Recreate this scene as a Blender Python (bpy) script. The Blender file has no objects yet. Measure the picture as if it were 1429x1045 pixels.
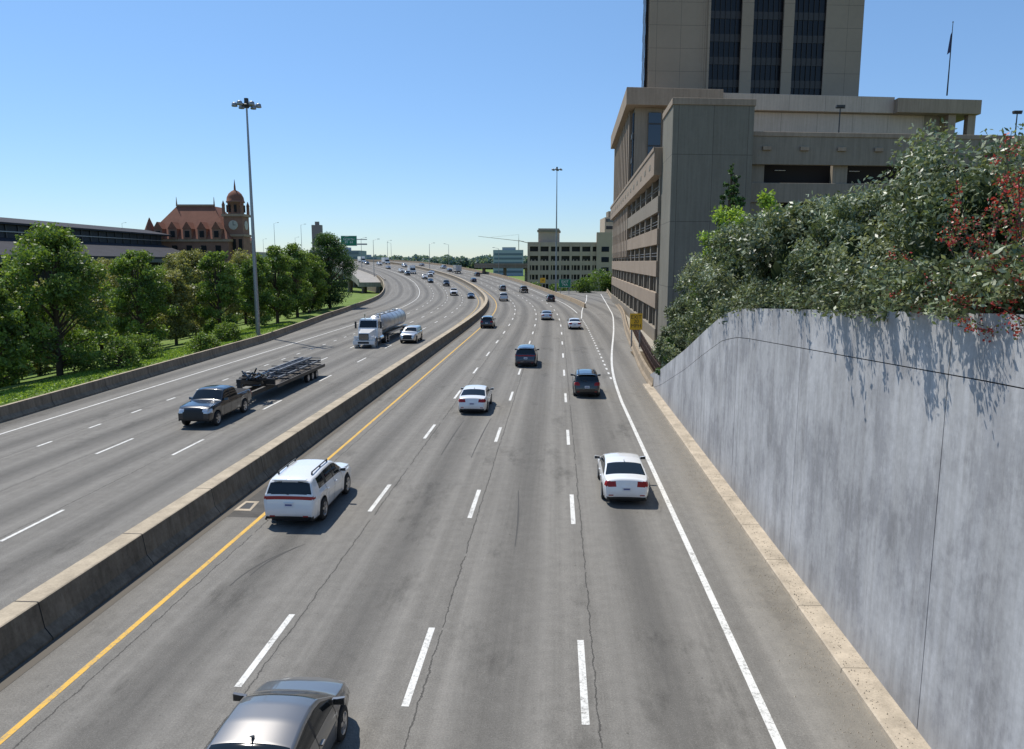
import bpy, math, random
import numpy as np
from mathutils import Vector
random.seed(7); RNG=np.random.default_rng(7)
scene=bpy.context.scene
# ------------------------------------------------------------------ materials
def newmat(name):
    m=bpy.data.materials.new(name); m.use_nodes=True
    nt=m.node_tree; b=nt.nodes['Principled BSDF']; return m,nt,b
def setc(b,c,rough=.6,metal=0,coat=0,spec=.5):
    b.inputs['Base Color'].default_value=(*c,1); b.inputs['Roughness'].default_value=rough
    b.inputs['Metallic'].default_value=metal; b.inputs['Coat Weight'].default_value=coat
    b.inputs['Coat Roughness'].default_value=.04
    b.inputs['Specular IOR Level'].default_value=spec
MC={}
def plain(name,c,rough=.6,metal=0,coat=0,spec=.5):
    if name in MC: return MC[name]
    m,nt,b=newmat(name); setc(b,c,rough,metal,coat,spec); MC[name]=m; return m
def M(nt,op,a,b=None,c=None,clamp=False):
    n=nt.nodes.new('ShaderNodeMath'); n.operation=op; n.use_clamp=clamp
    for i,v in enumerate((a,b,c)):
        if v is None: continue
        if isinstance(v,(int,float)): n.inputs[i].default_value=v
        else: nt.links.new(v,n.inputs[i])
    return n.outputs[0]
def noise(nt,vec,scale,detail=4,rough=.6,out='Fac'):
    n=nt.nodes.new('ShaderNodeTexNoise'); n.inputs['Scale'].default_value=scale
    n.inputs['Detail'].default_value=detail; n.inputs['Roughness'].default_value=rough
    if vec is not None: nt.links.new(vec,n.inputs['Vector'])
    return n.outputs[out]
def mapping(nt,vec,scale=(1,1,1)):
    n=nt.nodes.new('ShaderNodeMapping'); n.inputs['Scale'].default_value=scale
    nt.links.new(vec,n.inputs['Vector']); return n.outputs[0]
def ramp(nt,fac,stops):
    n=nt.nodes.new('ShaderNodeValToRGB'); e=n.color_ramp.elements
    e[0].position=stops[0][0]; e[0].color=(*stops[0][1],1)
    e[1].position=stops[-1][0]; e[1].color=(*stops[-1][1],1)
    for p,c in stops[1:-1]:
        x=e.new(p); x.color=(*c,1)
    nt.links.new(fac,n.inputs[0]); return n.outputs[0]
def mixc(nt,f,a,b,mode='MIX'):
    n=nt.nodes.new('ShaderNodeMixRGB'); n.blend_type=mode
    for i,v in enumerate((f,a,b)):
        if isinstance(v,(int,float)): n.inputs[i].default_value=v
        elif isinstance(v,tuple): n.inputs[i].default_value=(*v,1)
        else: nt.links.new(v,n.inputs[i])
    return n.outputs[0]
def bump(nt,b,h,strength=.3,dist=.02):
    n=nt.nodes.new('ShaderNodeBump'); n.inputs['Strength'].default_value=strength
    n.inputs['Distance'].default_value=dist; nt.links.new(h,n.inputs['Height'])
    nt.links.new(n.outputs[0],b.inputs['Normal'])
def objco(nt):
    n=nt.nodes.new('ShaderNodeTexCoord'); return n.outputs['Object']
def concrete(name,c,var=.25,scale=.5,streak=True,joints=None,rough=.85,sk=.7,blotch=False):
    if name in MC: return MC[name]
    m,nt,b=newmat(name); setc(b,c,rough,spec=.2); co=objco(nt)
    n1=noise(nt,co,scale,6,.65); n2=noise(nt,co,scale*14,5,.7)
    f=M(nt,'ADD',M(nt,'MULTIPLY',n1,.65),M(nt,'MULTIPLY',n2,.35))
    lo=tuple(x*(1-var) for x in c); hi=tuple(min(.95,x*(1+var)) for x in c)
    col=ramp(nt,f,[(.32,lo),(.68,hi)])
    if streak:
        s=noise(nt,mapping(nt,co,(2.2,2.2,.12)),1.6,5,.7)
        sr=ramp(nt,s,[(.40,(.62,.60,.57)),(.58,(1,1,1))])
        col=mixc(nt,sk,col,sr,'MULTIPLY')
    if blotch:
        bl=ramp(nt,noise(nt,mapping(nt,co,(.8,.8,.45)),.9,7,.72),[(.42,(.70,.70,.71)),(.50,(.95,.95,.95)),(.62,(1.08,1.08,1.07))])
        col=mixc(nt,.8,col,bl,'MULTIPLY')
        sp0=nt.nodes.new('ShaderNodeSeparateXYZ'); nt.links.new(co,sp0.inputs[0])
        ft=M(nt,'SUBTRACT',1,M(nt,'DIVIDE',sp0.outputs[2],1.1),clamp=True)
        col=mixc(nt,M(nt,'MULTIPLY',ft,M(nt,'MULTIPLY',n2,.8)),col,(.20,.185,.16))
    if joints:
        sp=nt.nodes.new('ShaderNodeSeparateXYZ'); nt.links.new(co,sp.inputs[0])
        def line(v,per,w):
            q=M(nt,'FRACT',M(nt,'DIVIDE',v,per)); return M(nt,'LESS_THAN',q,w/per)
        h=M(nt,'ADD',sp.outputs[0],sp.outputs[1])
        l=M(nt,'MAXIMUM',line(h,joints[0],.07),line(sp.outputs[2],joints[1],.07))
        col=mixc(nt,M(nt,'MULTIPLY',l,.55),col,(.05,.045,.04))
    nt.links.new(col,b.inputs['Base Color']); bump(nt,b,n2,.35,.01)
    MC[name]=m; return m
def leafmat(name,c,rough=.5,spec=.35,tr=.25):
    if name in MC: return MC[name]
    m,nt,b=newmat(name); setc(b,c,rough,spec=spec); co=objco(nt)
    n=noise(nt,co,1.3,3,.6)
    col=ramp(nt,n,[(.3,tuple(x*.6 for x in c)),(.7,tuple(x*1.4 for x in c))])
    nt.links.new(col,b.inputs['Base Color'])
    t=nt.nodes.new('ShaderNodeBsdfTranslucent'); nt.links.new(mixc(nt,1,col,(1.4,1.35,.6),'MULTIPLY'),t.inputs[0])
    mx=nt.nodes.new('ShaderNodeMixShader'); mx.inputs[0].default_value=tr
    nt.links.new(b.outputs[0],mx.inputs[1]); nt.links.new(t.outputs[0],mx.inputs[2])
    nt.links.new(mx.outputs[0],nt.nodes['Material Output'].inputs[0]); MC[name]=m; return m
def paintm(name,c,metal=0,rough=.3,dust=1.0):
    if name in MC: return MC[name]
    m,nt,b=newmat(name); setc(b,c,rough,metal,1.0); co=objco(nt)
    sp=nt.nodes.new('ShaderNodeSeparateXYZ'); nt.links.new(co,sp.inputs[0])
    n=noise(nt,co,3,4,.6)
    d=M(nt,'MULTIPLY',M(nt,'SUBTRACT',.75,sp.outputs[2],clamp=True),M(nt,'MULTIPLY',n,dust),clamp=True)
    nt.links.new(mixc(nt,d,c,(.16,.14,.12)),b.inputs['Base Color'])
    MC[name]=m; return m
def asphalt():
    m,nt,b=newmat('asphalt'); setc(b,(.13,.13,.125),.88,spec=.2)
    uv=nt.nodes.new('ShaderNodeUVMap').outputs[0]
    sp=nt.nodes.new('ShaderNodeSeparateXYZ'); nt.links.new(uv,sp.inputs[0]); u,v=sp.outputs[0],sp.outputs[1]
    fine=noise(nt,uv,24,3,.85); mid=noise(nt,uv,2.2,7,.75); big=noise(nt,mapping(nt,uv,(1,.08,1)),.7,4,.6)
    streak=noise(nt,mapping(nt,uv,(3.2,.035,1)),1.0,5,.65)
    f=M(nt,'ADD',M(nt,'MULTIPLY',fine,.50),M(nt,'ADD',M(nt,'MULTIPLY',mid,.26),M(nt,'ADD',M(nt,'MULTIPLY',big,.16),M(nt,'MULTIPLY',streak,.26))))
    col=ramp(nt,f,[(.42,(.105,.098,.087)),(.59,(.180,.170,.152)),(.76,(.275,.260,.232))])
    q=M(nt,'FRACT',M(nt,'DIVIDE',M(nt,'SUBTRACT',u,1.6),3.78))
    d=M(nt,'ABSOLUTE',M(nt,'SUBTRACT',q,.5))
    band=M(nt,'SUBTRACT',1,M(nt,'MULTIPLY',d,3.6),clamp=True)
    col=mixc(nt,M(nt,'MULTIPLY',band,M(nt,'MULTIPLY',big,1.15)),col,(.080,.076,.070))
    tr=M(nt,'SUBTRACT',1,M(nt,'MULTIPLY',M(nt,'ABSOLUTE',M(nt,'SUBTRACT',d,.25)),9),clamp=True)
    col=mixc(nt,M(nt,'MULTIPLY',tr,.14),col,(.33,.315,.285))
    bl=ramp(nt,noise(nt,mapping(nt,uv,(1,.35,1)),.45,5,.75),[(.56,(1,1,1)),(.72,(.60,.60,.60))])
    col=mixc(nt,1,col,bl,'MULTIPLY')
    # aggregate specks
    spk=noise(nt,uv,60,2,.5); col=mixc(nt,M(nt,'MULTIPLY',M(nt,'GREATER_THAN',spk,.66),.5),col,(.40,.38,.34))
    spd=noise(nt,mapping(nt,uv,(1,.8,1)),7,3,.6); col=mixc(nt,M(nt,'MULTIPLY',M(nt,'GREATER_THAN',spd,.70),.45),col,(.05,.048,.045))
    w=noise(nt,uv,.9,6,.8)
    def crack(off,amp,width):
        x=M(nt,'ADD',M(nt,'SUBTRACT',u,off),M(nt,'MULTIPLY',M(nt,'SUBTRACT',w,.5),amp))
        return M(nt,'LESS_THAN',M(nt,'ABSOLUTE',x),width)
    ck=None
    for off in (5.66,9.46,13.22,2.0,-6.35,-10.15,-13.95):
        c=crack(off,.30,.016); ck=c if ck is None else M(nt,'MAXIMUM',ck,c)
    gap=M(nt,'GREATER_THAN',noise(nt,uv,.5,3),.38)
    ck=M(nt,'MULTIPLY',ck,gap)
    col=mixc(nt,M(nt,'MULTIPLY',ck,.72),col,(.045,.043,.04))
    sh=M(nt,'MULTIPLY',M(nt,'SUBTRACT',u,17.1),.55,clamp=True)
    sh=M(nt,'MULTIPLY',sh,M(nt,'DIVIDE',M(nt,'SUBTRACT',85,v),45,clamp=True))
    sh=M(nt,'MULTIPLY',sh,M(nt,'ADD',.10,M(nt,'MULTIPLY',mid,.9)))
    col=mixc(nt,sh,col,(.31,.275,.22))
    nt.links.new(col,b.inputs['Base Color']); bump(nt,b,M(nt,'ADD',fine,M(nt,'MULTIPLY',ck,-1)),.7,.014)
    return m
ASPH=asphalt()
def roadpaint(name,c,worn=.42):
    m,nt,b=newmat(name); setc(b,c,.7,spec=.3); co=objco(nt)
    n=noise(nt,co,9,6,.85); n2=noise(nt,co,1.1,3)
    f=M(nt,'ADD',M(nt,'MULTIPLY',n,.75),M(nt,'MULTIPLY',n2,.25))
    nt.links.new(ramp(nt,f,[(worn-.07,(.20,.19,.17)),(worn+.06,c)]),b.inputs['Base Color']); return m
WHITEP=roadpaint('white_road_paint',(.66,.65,.61),.44); YELP=roadpaint('yellow_road_paint',(.66,.39,.06),.44)
YELF=roadpaint('faded_yellow_paint',(.58,.37,.08),.47)
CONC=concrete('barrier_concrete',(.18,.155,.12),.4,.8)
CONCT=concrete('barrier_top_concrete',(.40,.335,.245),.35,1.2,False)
WALLC=concrete('retaining_wall_concrete',(.44,.44,.445),.25,.45,sk=.42,blotch=True)
KERB=concrete('kerb_concrete',(.42,.355,.27),.35,1.5,False)
BLD=concrete('garage_concrete',(.35,.275,.205),.12,.2,True,sk=.4)
BLDG=concrete('stair_concrete',(.215,.20,.16),.12,.2,True,(3.9,6.6),sk=.3)
BLDP=concrete('grey_panel_concrete',(.27,.235,.185),.10,.2,True,sk=.4)
TOWC=concrete('tower_concrete',(.33,.265,.20),.08,.1,False,(4.6,3.9))
PODL=concrete('light_slab_concrete',(.50,.42,.34),.1,.2,True,(7.0,50),sk=.3)
FARG=concrete('far_garage_concrete',(.48,.38,.30),.1,.2,False)
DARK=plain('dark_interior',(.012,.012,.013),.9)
STEEL=plain('galvanised_steel',(.30,.31,.32),.45,.7)
DSTEEL=plain('dark_steel',(.05,.05,.05),.5,.4)
TIRE=plain('tyre_rubber',(.02,.02,.02),.85)
RIM=plain('alloy_rim',(.45,.45,.46),.3,.9)
GLASS=plain('car_glass',(.010,.014,.016),.05,0,0,.6)
PLAST=plain('black_plastic',(.02,.02,.02),.6)
RED=plain('tail_lamp',(.30,.006,.006),.3,0,.25,.3)
HEAD=plain('head_lamp',(.65,.67,.7),.08,.3,1)
PLATE=plain('licence_plate',(.65,.68,.72),.4)
CHROME=plain('chrome',(.7,.7,.7),.12,1)
SEAM=plain('panel_gap',(.01,.01,.01),.8)
# ------------------------------------------------------------------ builder
class B:
    def __init__(s,name,loc=(0,0,0),rotz=0,single=False):
        s.name=name; s.loc=loc; s.rot=rotz; s.parts={}; s.single=single; s.F=None
    def add(s,part,verts,faces,mat,smooth=False,matidx=None,mats=None):
        if s.single: part=s.name
        p=s.parts.setdefault(part,dict(v=[],f=[],m=[],s=[],mats=[]))
        o=len(p['v'])
        if s.F: verts=[s.F(*v) for v in verts]
        p['v'].extend([tuple(map(float,v)) for v in verts])
        ms=mats if mats else [mat]
        idx=[]
        for mm in ms:
            if mm not in p['mats']: p['mats'].append(mm)
            idx.append(p['mats'].index(mm))
        for i,f in enumerate(faces):
            p['f'].append([o+k for k in f]); p['m'].append(idx[matidx[i]] if matidx is not None else idx[0]); p['s'].append(smooth)
    def hexa(s,part,b4,t4,mat,smooth=False):
        s.add(part,list(b4)+list(t4),[(3,2,1,0),(4,5,6,7),(0,1,5,4),(1,2,6,5),(2,3,7,6),(3,0,4,7)],mat,smooth)
    def box(s,part,x0,x1,y0,y1,z0,z1,mat):
        s.hexa(part,[(x0,y0,z0),(x1,y0,z0),(x1,y1,z0),(x0,y1,z0)],[(x0,y0,z1),(x1,y0,z1),(x1,y1,z1),(x0,y1,z1)],mat)
    def cyl(s,part,p0,p1,r0,r1,mat,n=10,smooth=True,caps=True):
        p0=Vector(p0);p1=Vector(p1);d=(p1-p0).normalized()
        a=d.orthogonal().normalized(); c=d.cross(a); vs=[]
        for p,r in ((p0,r0),(p1,r1)):
            for i in range(n):
                t=2*math.pi*i/n; vs.append(p+(a*math.cos(t)+c*math.sin(t))*r)
        s.add(part,vs,[(i,(i+1)%n,n+(i+1)%n,n+i) for i in range(n)],mat,smooth)
        if caps: s.add(part,vs,[tuple(range(n))[::-1],tuple(range(n,2*n))],mat,False)
    def lathe(s,part,c,prof,mat,n=20,axis='z',smooth=True,mats=None,mi=None):
        vs=[];fs=[];ix=[]
        for r,h in prof:
            for i in range(n):
                t=2*math.pi*i/n
                if axis=='z': vs.append((c[0]+r*math.cos(t),c[1]+r*math.sin(t),c[2]+h))
                elif axis=='y': vs.append((c[0]+r*math.cos(t),c[1]+h,c[2]+r*math.sin(t)))
                else: vs.append((c[0]+h,c[1]+r*math.cos(t),c[2]+r*math.sin(t)))
        for k in range(len(prof)-1):
            for i in range(n):
                fs.append((k*n+i,k*n+(i+1)%n,(k+1)*n+(i+1)%n,(k+1)*n+i)); ix.append(mi[k] if mi else 0)
        s.add(part,vs,fs,mat,smooth,ix if mi else None,mats)
    def sweep(s,part,pts,prof,mat,smooth=False,mi=None,mats=None,cap=True):
        pts=np.array(pts,float); t=np.gradient(pts[:,:2],axis=0); t/=np.linalg.norm(t,axis=1)[:,None]
        nr=np.stack([t[:,1],-t[:,0]],1); vs=[];fs=[];ix=[]; n=len(prof)
        for p,q in zip(pts,nr):
            for o,z in prof: vs.append((p[0]+q[0]*o,p[1]+q[1]*o,p[2]+z))
        for k in range(len(pts)-1):
            for j in range(n-1):
                fs.append((k*n+j,(k+1)*n+j,(k+1)*n+j+1,k*n+j+1)); ix.append(mi[j] if mi else 0)
        s.add(part,vs,fs,mat,smooth,ix if mi else None,mats)
        if cap: s.add(part,vs,[tuple(range(n)),tuple(range((len(pts)-1)*n,len(pts)*n))[::-1]],mat if mat else mats[0])
    def finish(s,bevel=0):
        objs=[]
        for pn,p in s.parts.items():
            me=bpy.data.meshes.new(pn); me.from_pydata(p['v'],[],p['f'])
            for mm in p['mats']: me.materials.append(mm)
            me.polygons.foreach_set('material_index',p['m']); me.polygons.foreach_set('use_smooth',p['s']); me.update()
            o=bpy.data.objects.new(pn,me); scene.collection.objects.link(o); objs.append(o)
            if bevel:
                b=o.modifiers.new('bevel','BEVEL'); b.width=bevel; b.segments=1; b.limit_method='ANGLE'
        if s.single: r=objs[0]
        else:
            r=bpy.data.objects.new(s.name,None); scene.collection.objects.link(r)
            for o in objs: o.parent=r
        r.location=s.loc; r.rotation_euler=(0,0,s.rot); s.root=r; return r
# ------------------------------------------------------------------ road reference curve
S=np.arange(-30,800,1.0)
kap=np.clip((S-85)/50,0,1)/590.0
ang=.06-np.concatenate([[0],np.cumsum(kap)[:-1]])
X=np.zeros_like(S);Y=np.zeros_like(S)
X[0]=-12.32+.06*-30;Y[0]=-30
for i in range(1,len(S)):
    X[i]=X[i-1]+math.sin(ang[i-1]);Y[i]=Y[i-1]+math.cos(ang[i-1])
hz=np.interp(S,[0,200,240,282,328,376,420,470,560,800],[0,0,1.0,2.7,4.5,6.6,8.3,9.5,10,10])
k=np.ones(31)/31; hz=np.convolve(np.pad(hz,15,mode='edge'),k,'valid')
def P(s,off,z=0):
    a=np.interp(s,S,ang); return (float(np.interp(s,S,X)+off*math.cos(a)),float(np.interp(s,S,Y)-off*math.sin(a)),float(np.interp(s,S,hz)+z))
def refx(y): return float(np.interp(y,Y[:420],X[:420]))
def leftoff(s): return float(np.interp(s,[0,42,85,121,150,246,400],[-19.7,-19.7,-21.2,-24.8,-26.3,-28,-29]))
def uvmesh(name,verts,faces,uvs,mat):
    me=bpy.data.meshes.new(name); me.from_pydata(verts,[],faces); me.materials.append(mat)
    l=me.uv_layers.new(name='UVMap')
    for p in me.polygons:
        for li,vi in zip(p.loop_indices,p.vertices): l.data[li].uv=uvs[vi]
        p.use_smooth=True
    o=bpy.data.objects.new(name,me); scene.collection.objects.link(o); return o
vs=[];fs=[];uv=[]
ss=np.arange(-20,790,2.0); NC=14
for s in ss:
    lo=leftoff(s)-.4
    for j in range(NC+1):
        o=lo+(19.3-lo)*j/NC; vs.append(P(s,o)); uv.append((o,s))
for i in range(len(ss)-1):
    for j in range(NC):
        a=i*(NC+1)+j; fs.append((a,a+1,a+NC+2,a+NC+1))
uvmesh('highway_road',vs,fs,uv,ASPH)
RB=[(45,9.75),(53,10.0),(62,10.7),(77,12.5),(92,14.1),(107,16.0),(129,19.0),(145,20.7),(176,23.6),(215,27.5),(240,30)]
ry=np.arange(45,240,3.0); rx=np.interp(ry,[p[0] for p in RB],[p[1] for p in RB]); rx=np.convolve(np.pad(rx,3,mode='reflect',reflect_type='odd'),np.ones(7)/7,'valid')
vs=[];fs=[];uv=[]
for y,x in zip(ry,rx):
    x0=refx(y)+14
    for j in range(7):
        xx=x0+(x+.3-x0)*j/6; vs.append((xx,y,-.006)); uv.append((xx-refx(y),y))
for i in range(len(ry)-1):
    for j in range(6):
        a=i*7+j; fs.append((a,a+1,a+8,a+7))
uvmesh('exit_ramp_road',vs,fs,uv,ASPH)
mk=B('road_markings',single=True)
def stripe(s0,s1,off,w,mat,step=2.0,z=.006):
    n=max(2,int((s1-s0)/step)+1); q=np.linspace(s0,s1,n); v=[];f=[]
    for s in q: v+= [P(s,off-w/2,z),P(s,off+w/2,z)]
    for i in range(n-1): f.append((2*i,2*i+1,2*i+3,2*i+2))
    mk.add('m',v,f,mat)
for off,c0 in ((5.4,17.0),(9.2,16.5),(12.95,16.1)):
    c=c0-11.5*2
    while c<430: stripe(c-1.7,c+1.7,off,.16,WHITEP); c+=11.6
for off,c0 in ((-6.1,25.6),(-9.9,36.8)):
    c=c0-11.5*2
    while c<430: stripe(c-1.6,c+1.6,off,.14,WHITEP); c+=11.2
c=28
while c<110: stripe(c-.55,c+.55,-13.75,.14,WHITEP); c+=4.2
while c<420: stripe(c-1.6,c+1.6,-13.75,.14,WHITEP); c+=11.2
c=60
while c<122: stripe(c-.5,c+.5,16.65,.16,WHITEP); c+=2.6
stripe(-20,430,1.6,.15,YELP); stripe(-20,430,-2.35,.14,YELF)
stripe(-20,430,-17.6,.15,WHITEP); stripe(-20,50,16.65,.19,WHITEP); stripe(135,430,16.65,.16,WHITEP)
def xstripe(pts,w,mat):
    p=np.array(pts,float); yy=np.append(np.arange(p[0,1],p[-1,1],1.5),p[-1,1]); xx=np.interp(yy,p[:,1],p[:,0])
    if len(xx)>20: xx=np.convolve(np.pad(xx,6,mode='reflect',reflect_type='odd'),np.ones(13)/13,'valid')
    v=[];f=[]
    for x,y in zip(xx,yy): v+=[(x-w/2,y,.008),(x+w/2,y,.008)]
    for i in range(len(yy)-1): f.append((2*i,2*i+1,2*i+3,2*i+2))
    mk.add('m',v,f,mat)
pa=P(49.9,16.65);pb_=P(56,16.7)
xstripe([(pa[0],pa[1]),(pb_[0],pb_[1]),(8.4,62),(9.8,73),(13.7,100),(17.5,129),(21.9,176),(25.5,215)],.19,WHITEP)
xstripe([(P(122,16.65)[0],122),(13.6,145),(17.5,176),(21,210)],.17,WHITEP)
mk.finish()
dp=B('storm_drain',single=True)
def patch(b,s0,s1,o0,o1,z,mat): b.add('p',[P(s0,o0,z),P(s0,o1,z),P(s1,o1-.1,z),P(s1,o0,z)],[(0,1,2,3)],mat)
PAT=concrete('fresh_asphalt_patch',(.085,.080,.073),.3,2.0,False)
patch(dp,26.2,30.6,.06,1.5,.004,PAT); patch(dp,27.6,30.9,1.7,3.2,.0045,PAT)
patch(dp,26.9,28.0,.3,.95,.010,KERB); patch(dp,27.1,27.8,.42,.83,.015,DSTEEL); dp.finish()
# skid marks
skd=B('skid_marks',single=True); SKM=plain('rubber_mark',(.07,.067,.062),.9)
for s0,o0,ln,dr in ((20.5,3.0,3.0,.9),(21.2,3.3,2.6,.8),(35,8.3,9,.15),(35.4,6.8,8,.12),(24,11,6,-.2)):
    v=[];f=[]
    for i in range(9):
        t=i/8; o=o0+dr*t*t; w_=.035*(1-abs(t-.5)); v+=[P(s0+ln*t,o-w_,.0035),P(s0+ln*t,o+w_,.0035)]
    for i in range(8): f.append((2*i,2*i+1,2*i+3,2*i+2))
    skd.add('k',v,f,SKM)
skd.finish()
md=B('median_barrier',single=True)
pts=[P(s,0) for s in np.arange(-20,640,2.0)]
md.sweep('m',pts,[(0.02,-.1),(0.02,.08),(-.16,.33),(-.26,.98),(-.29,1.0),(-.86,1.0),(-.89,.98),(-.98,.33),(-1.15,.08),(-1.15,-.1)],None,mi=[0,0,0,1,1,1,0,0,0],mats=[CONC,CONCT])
for s in np.arange(-15,250,4.6):
    md.sweep('m',[P(s-.018,0),P(s+.018,0)],[(.025,0),(.025,.082),(-.155,.332),(-.255,.984),(-.29,1.004),(-.86,1.004)],SEAM,cap=False)
md.finish()
jt=B('median_gutter_dirt',single=True)
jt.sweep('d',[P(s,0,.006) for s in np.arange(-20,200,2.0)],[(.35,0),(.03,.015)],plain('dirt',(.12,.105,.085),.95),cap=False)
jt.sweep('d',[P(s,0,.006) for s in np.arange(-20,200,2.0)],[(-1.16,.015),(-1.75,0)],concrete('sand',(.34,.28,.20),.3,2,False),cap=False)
jt.finish()
lb=B('roadside_barrier',single=True)
ls=np.arange(-20,300,2.0)
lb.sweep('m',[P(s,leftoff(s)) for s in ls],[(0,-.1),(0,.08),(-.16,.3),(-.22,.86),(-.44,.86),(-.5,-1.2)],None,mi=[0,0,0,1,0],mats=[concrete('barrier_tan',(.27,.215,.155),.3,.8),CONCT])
for s in np.arange(-15,250,6.1): lb.sweep('m',[P(s-.02,leftoff(s)),P(s+.02,leftoff(s))],[(.005,0),(.005,.082),(-.155,.302),(-.215,.864),(-.44,.864)],SEAM,cap=False)
lb.finish()
vp=B('viaduct_parapet',single=True)
vp.sweep('m',[P(s,leftoff(s)) for s in np.arange(300,780,3.0)],[(0,0),(-.1,1.0),(-.35,1.0),(-.4,-1.6),(3,-1.7)],BLDP)
vp.sweep('m',[P(s,19.2) for s in np.arange(150,780,3.0)],[(-3,-1.7),(.4,-1.2),(.35,.9),(.1,.9),(0,0)],concrete('parapet_tan',(.40,.31,.21),.2,.8))
for s in np.arange(240,780,28):
    for o in (-22,-8,6,16):
        p=P(s,o); vp.cyl('m',(p[0],p[1],-9),(p[0],p[1],p[2]-1.5),.8,.8,BLDP,10)
vp.finish()
sk=B('embankment_retaining_wall',single=True)
for off,s0 in ((19.45,195),(-28.2,290)):
    q=[P(s,off) for s in np.arange(s0,360,4.0)]
    v=[];f=[]
    for p in q: v+=[(p[0],p[1],-8),(p[0],p[1],p[2]-.5)]
    for i in range(len(q)-1): f.append((2*i,2*i+2,2*i+3,2*i+1))
    sk.add('s',v,f,BLDP)
sk.finish()
rv=B('ramp_viaduct',single=True)
ctrl=np.array([(-50,268,1.9),(-57,292,3.6),(-70,318,6.2),(-88,345,9.2),(-112,372,11.8),(-140,392,13.6),(-190,415,14.5),(-260,430,14.5)],float)
tt=np.linspace(0,7,60); rp=np.stack([np.interp(tt,range(8),ctrl[:,i]) for i in range(3)],1)
for i in range(3): rp[:,i]=np.convolve(np.pad(rp[:,i],4,mode='reflect',reflect_type='odd'),np.ones(9)/9,'valid')
rv.sweep('r',rp,[(-4.6,-1.6),(-4.8,1.1),(-4.5,1.1),(-4.4,0),(4.4,0),(4.5,1.1),(4.8,1.1),(4.6,-1.6)],concrete('ramp_concrete',(.36,.34,.31),.15,.3))
for i in range(8,60,7): rv.cyl('r',(rp[i][0],rp[i][1],-10),(rp[i][0],rp[i][1],rp[i][2]-1.5),1.0,1.0,BLDP,10)
rv.finish()
# ------------------------------------------------------------------ terrain
def grassmat():
    m,nt,b=newmat('grass_ground'); setc(b,(.07,.1,.03),.9,spec=.1); co=objco(nt)
    n=noise(nt,co,.25,6,.7); n2=noise(nt,co,6,4,.8)
    f=M(nt,'ADD',M(nt,'MULTIPLY',n,.6),M(nt,'MULTIPLY',n2,.4))
    nt.links.new(ramp(nt,f,[(.35,(.08,.12,.03)),(.52,(.15,.22,.05)),(.68,(.24,.23,.11))]),b.inputs['Base Color']); bump(nt,b,n2,.8,.1); return m
GR=grassmat()
gx=np.unique(np.concatenate([np.arange(-140,60,3.0),np.linspace(-6000,-140,24),np.linspace(60,6000,24)]))
gy=np.unique(np.concatenate([np.arange(-30,300,6.0),np.linspace(300,9000,40)]))
vs=[];fs=[]
for y in gy:
    r=refx(min(y,380)); lo=leftoff(y)
    for x in gx:
        o=x-r
        z=-.3
        if o<lo-2.5: z=float(np.interp(lo-o,[2.5,3,12,28,60],[-.3,.25,-.9,-4,-5]))
        if y>210: z=min(z,float(np.interp(y,[210,330],[-.3,-4])))
        vs.append((x,y,z))
n=len(gx)
for i in range(len(gy)-1):
    for j in range(n-1):
        a=i*n+j; fs.append((a,a+1,a+n+1,a+n))
g=B('ground',single=True); g.add('g',vs,fs,GR,True); g.finish()
# ------------------------------------------------------------------ retaining wall
def wt(y): return float(np.interp(y,[-20,11.5,27.5,29.5,32,36,41,50,56],[9.1,8.4,7.5,7.35,6.95,5.85,4.4,2.05,.75]))
def wp(y,o=19.45): return (refx(y)+o)
rw=B('concrete_retaining_wall',single=True)
def slab(y0,y1,fa,fb,o0,o1,mat):
    n=max(1,int(round((y1-y0)/1.0))); q=np.linspace(y0,y1,n+1); v=[];f=[]
    for y in q: v+=[(wp(y,o0),y,fa(y)),(wp(y,o0),y,fb(y)),(wp(y,o1),y,fb(y)),(wp(y,o1),y,fa(y))]
    for i in range(n):
        a=4*i
        for j in range(4): f.append((a+j,a+4+j,a+4+(j+1)%4,a+(j+1)%4))
    f.append((0,1,2,3)); f.append((4*n+3,4*n+2,4*n+1,4*n))
    rw.add('w',v,f,mat)
slab(-20,56,lambda y:-.2,lambda y:wt(y)-.04,19.50,19.85,concrete('wall_joint',(.06,.06,.06),.2,1,False))
js=[-20,-12.6,-5.2,2.2,9.0,13.4,21.6,29.2,36.9,44.6,51,56]
for a,b2 in zip(js[:-1],js[1:]):
    lo=a+.014;hi=b2-.014
    slab(lo,hi,lambda y:-.2,lambda y:max(0,wt(y)-1.135),19.45,19.52,WALLC)
    slab(lo,hi,lambda y:max(.0,wt(y)-1.11),lambda y:wt(y),19.45,19.90,WALLC)
rw.finish()
kb=B('kerb',single=True)
kb.sweep('k',[(wp(y,0),y,0) for y in np.arange(-20,57,1.5)],[(18.78,-.1),(18.80,.10),(18.84,.12),(19.44,.13),(19.44,-.1)],KERB)
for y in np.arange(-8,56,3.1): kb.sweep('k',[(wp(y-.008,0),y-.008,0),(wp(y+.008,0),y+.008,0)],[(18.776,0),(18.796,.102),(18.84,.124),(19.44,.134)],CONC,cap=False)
kb.finish()
gv=B('gravel',single=True)
for i in range(4600):
    y=random.uniform(9,58); d=abs(random.gauss(0,.5)); o=18.75-d if random.random()<.7 else random.uniform(18.9,19.4)
    if d>1.8: continue
    z0=0 if o<18.78 else .125
    r=random.uniform(.007,.024); x=wp(y,o); a=random.random()*6
    v=[(x+r*math.cos(a+t),y+r*math.sin(a+t),z0) for t in (0,2.1,4.2)]+[(x,y,z0+r)]
    gv.add('g',v,[(0,1,3),(1,2,3),(2,0,3)],KERB)
gv.finish()
em=B('planted_embankment',single=True)
vs=[];fs=[];ey=np.arange(-20,78,2.0); ex=np.array([19.88,21,24,28,34,45,70])
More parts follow.
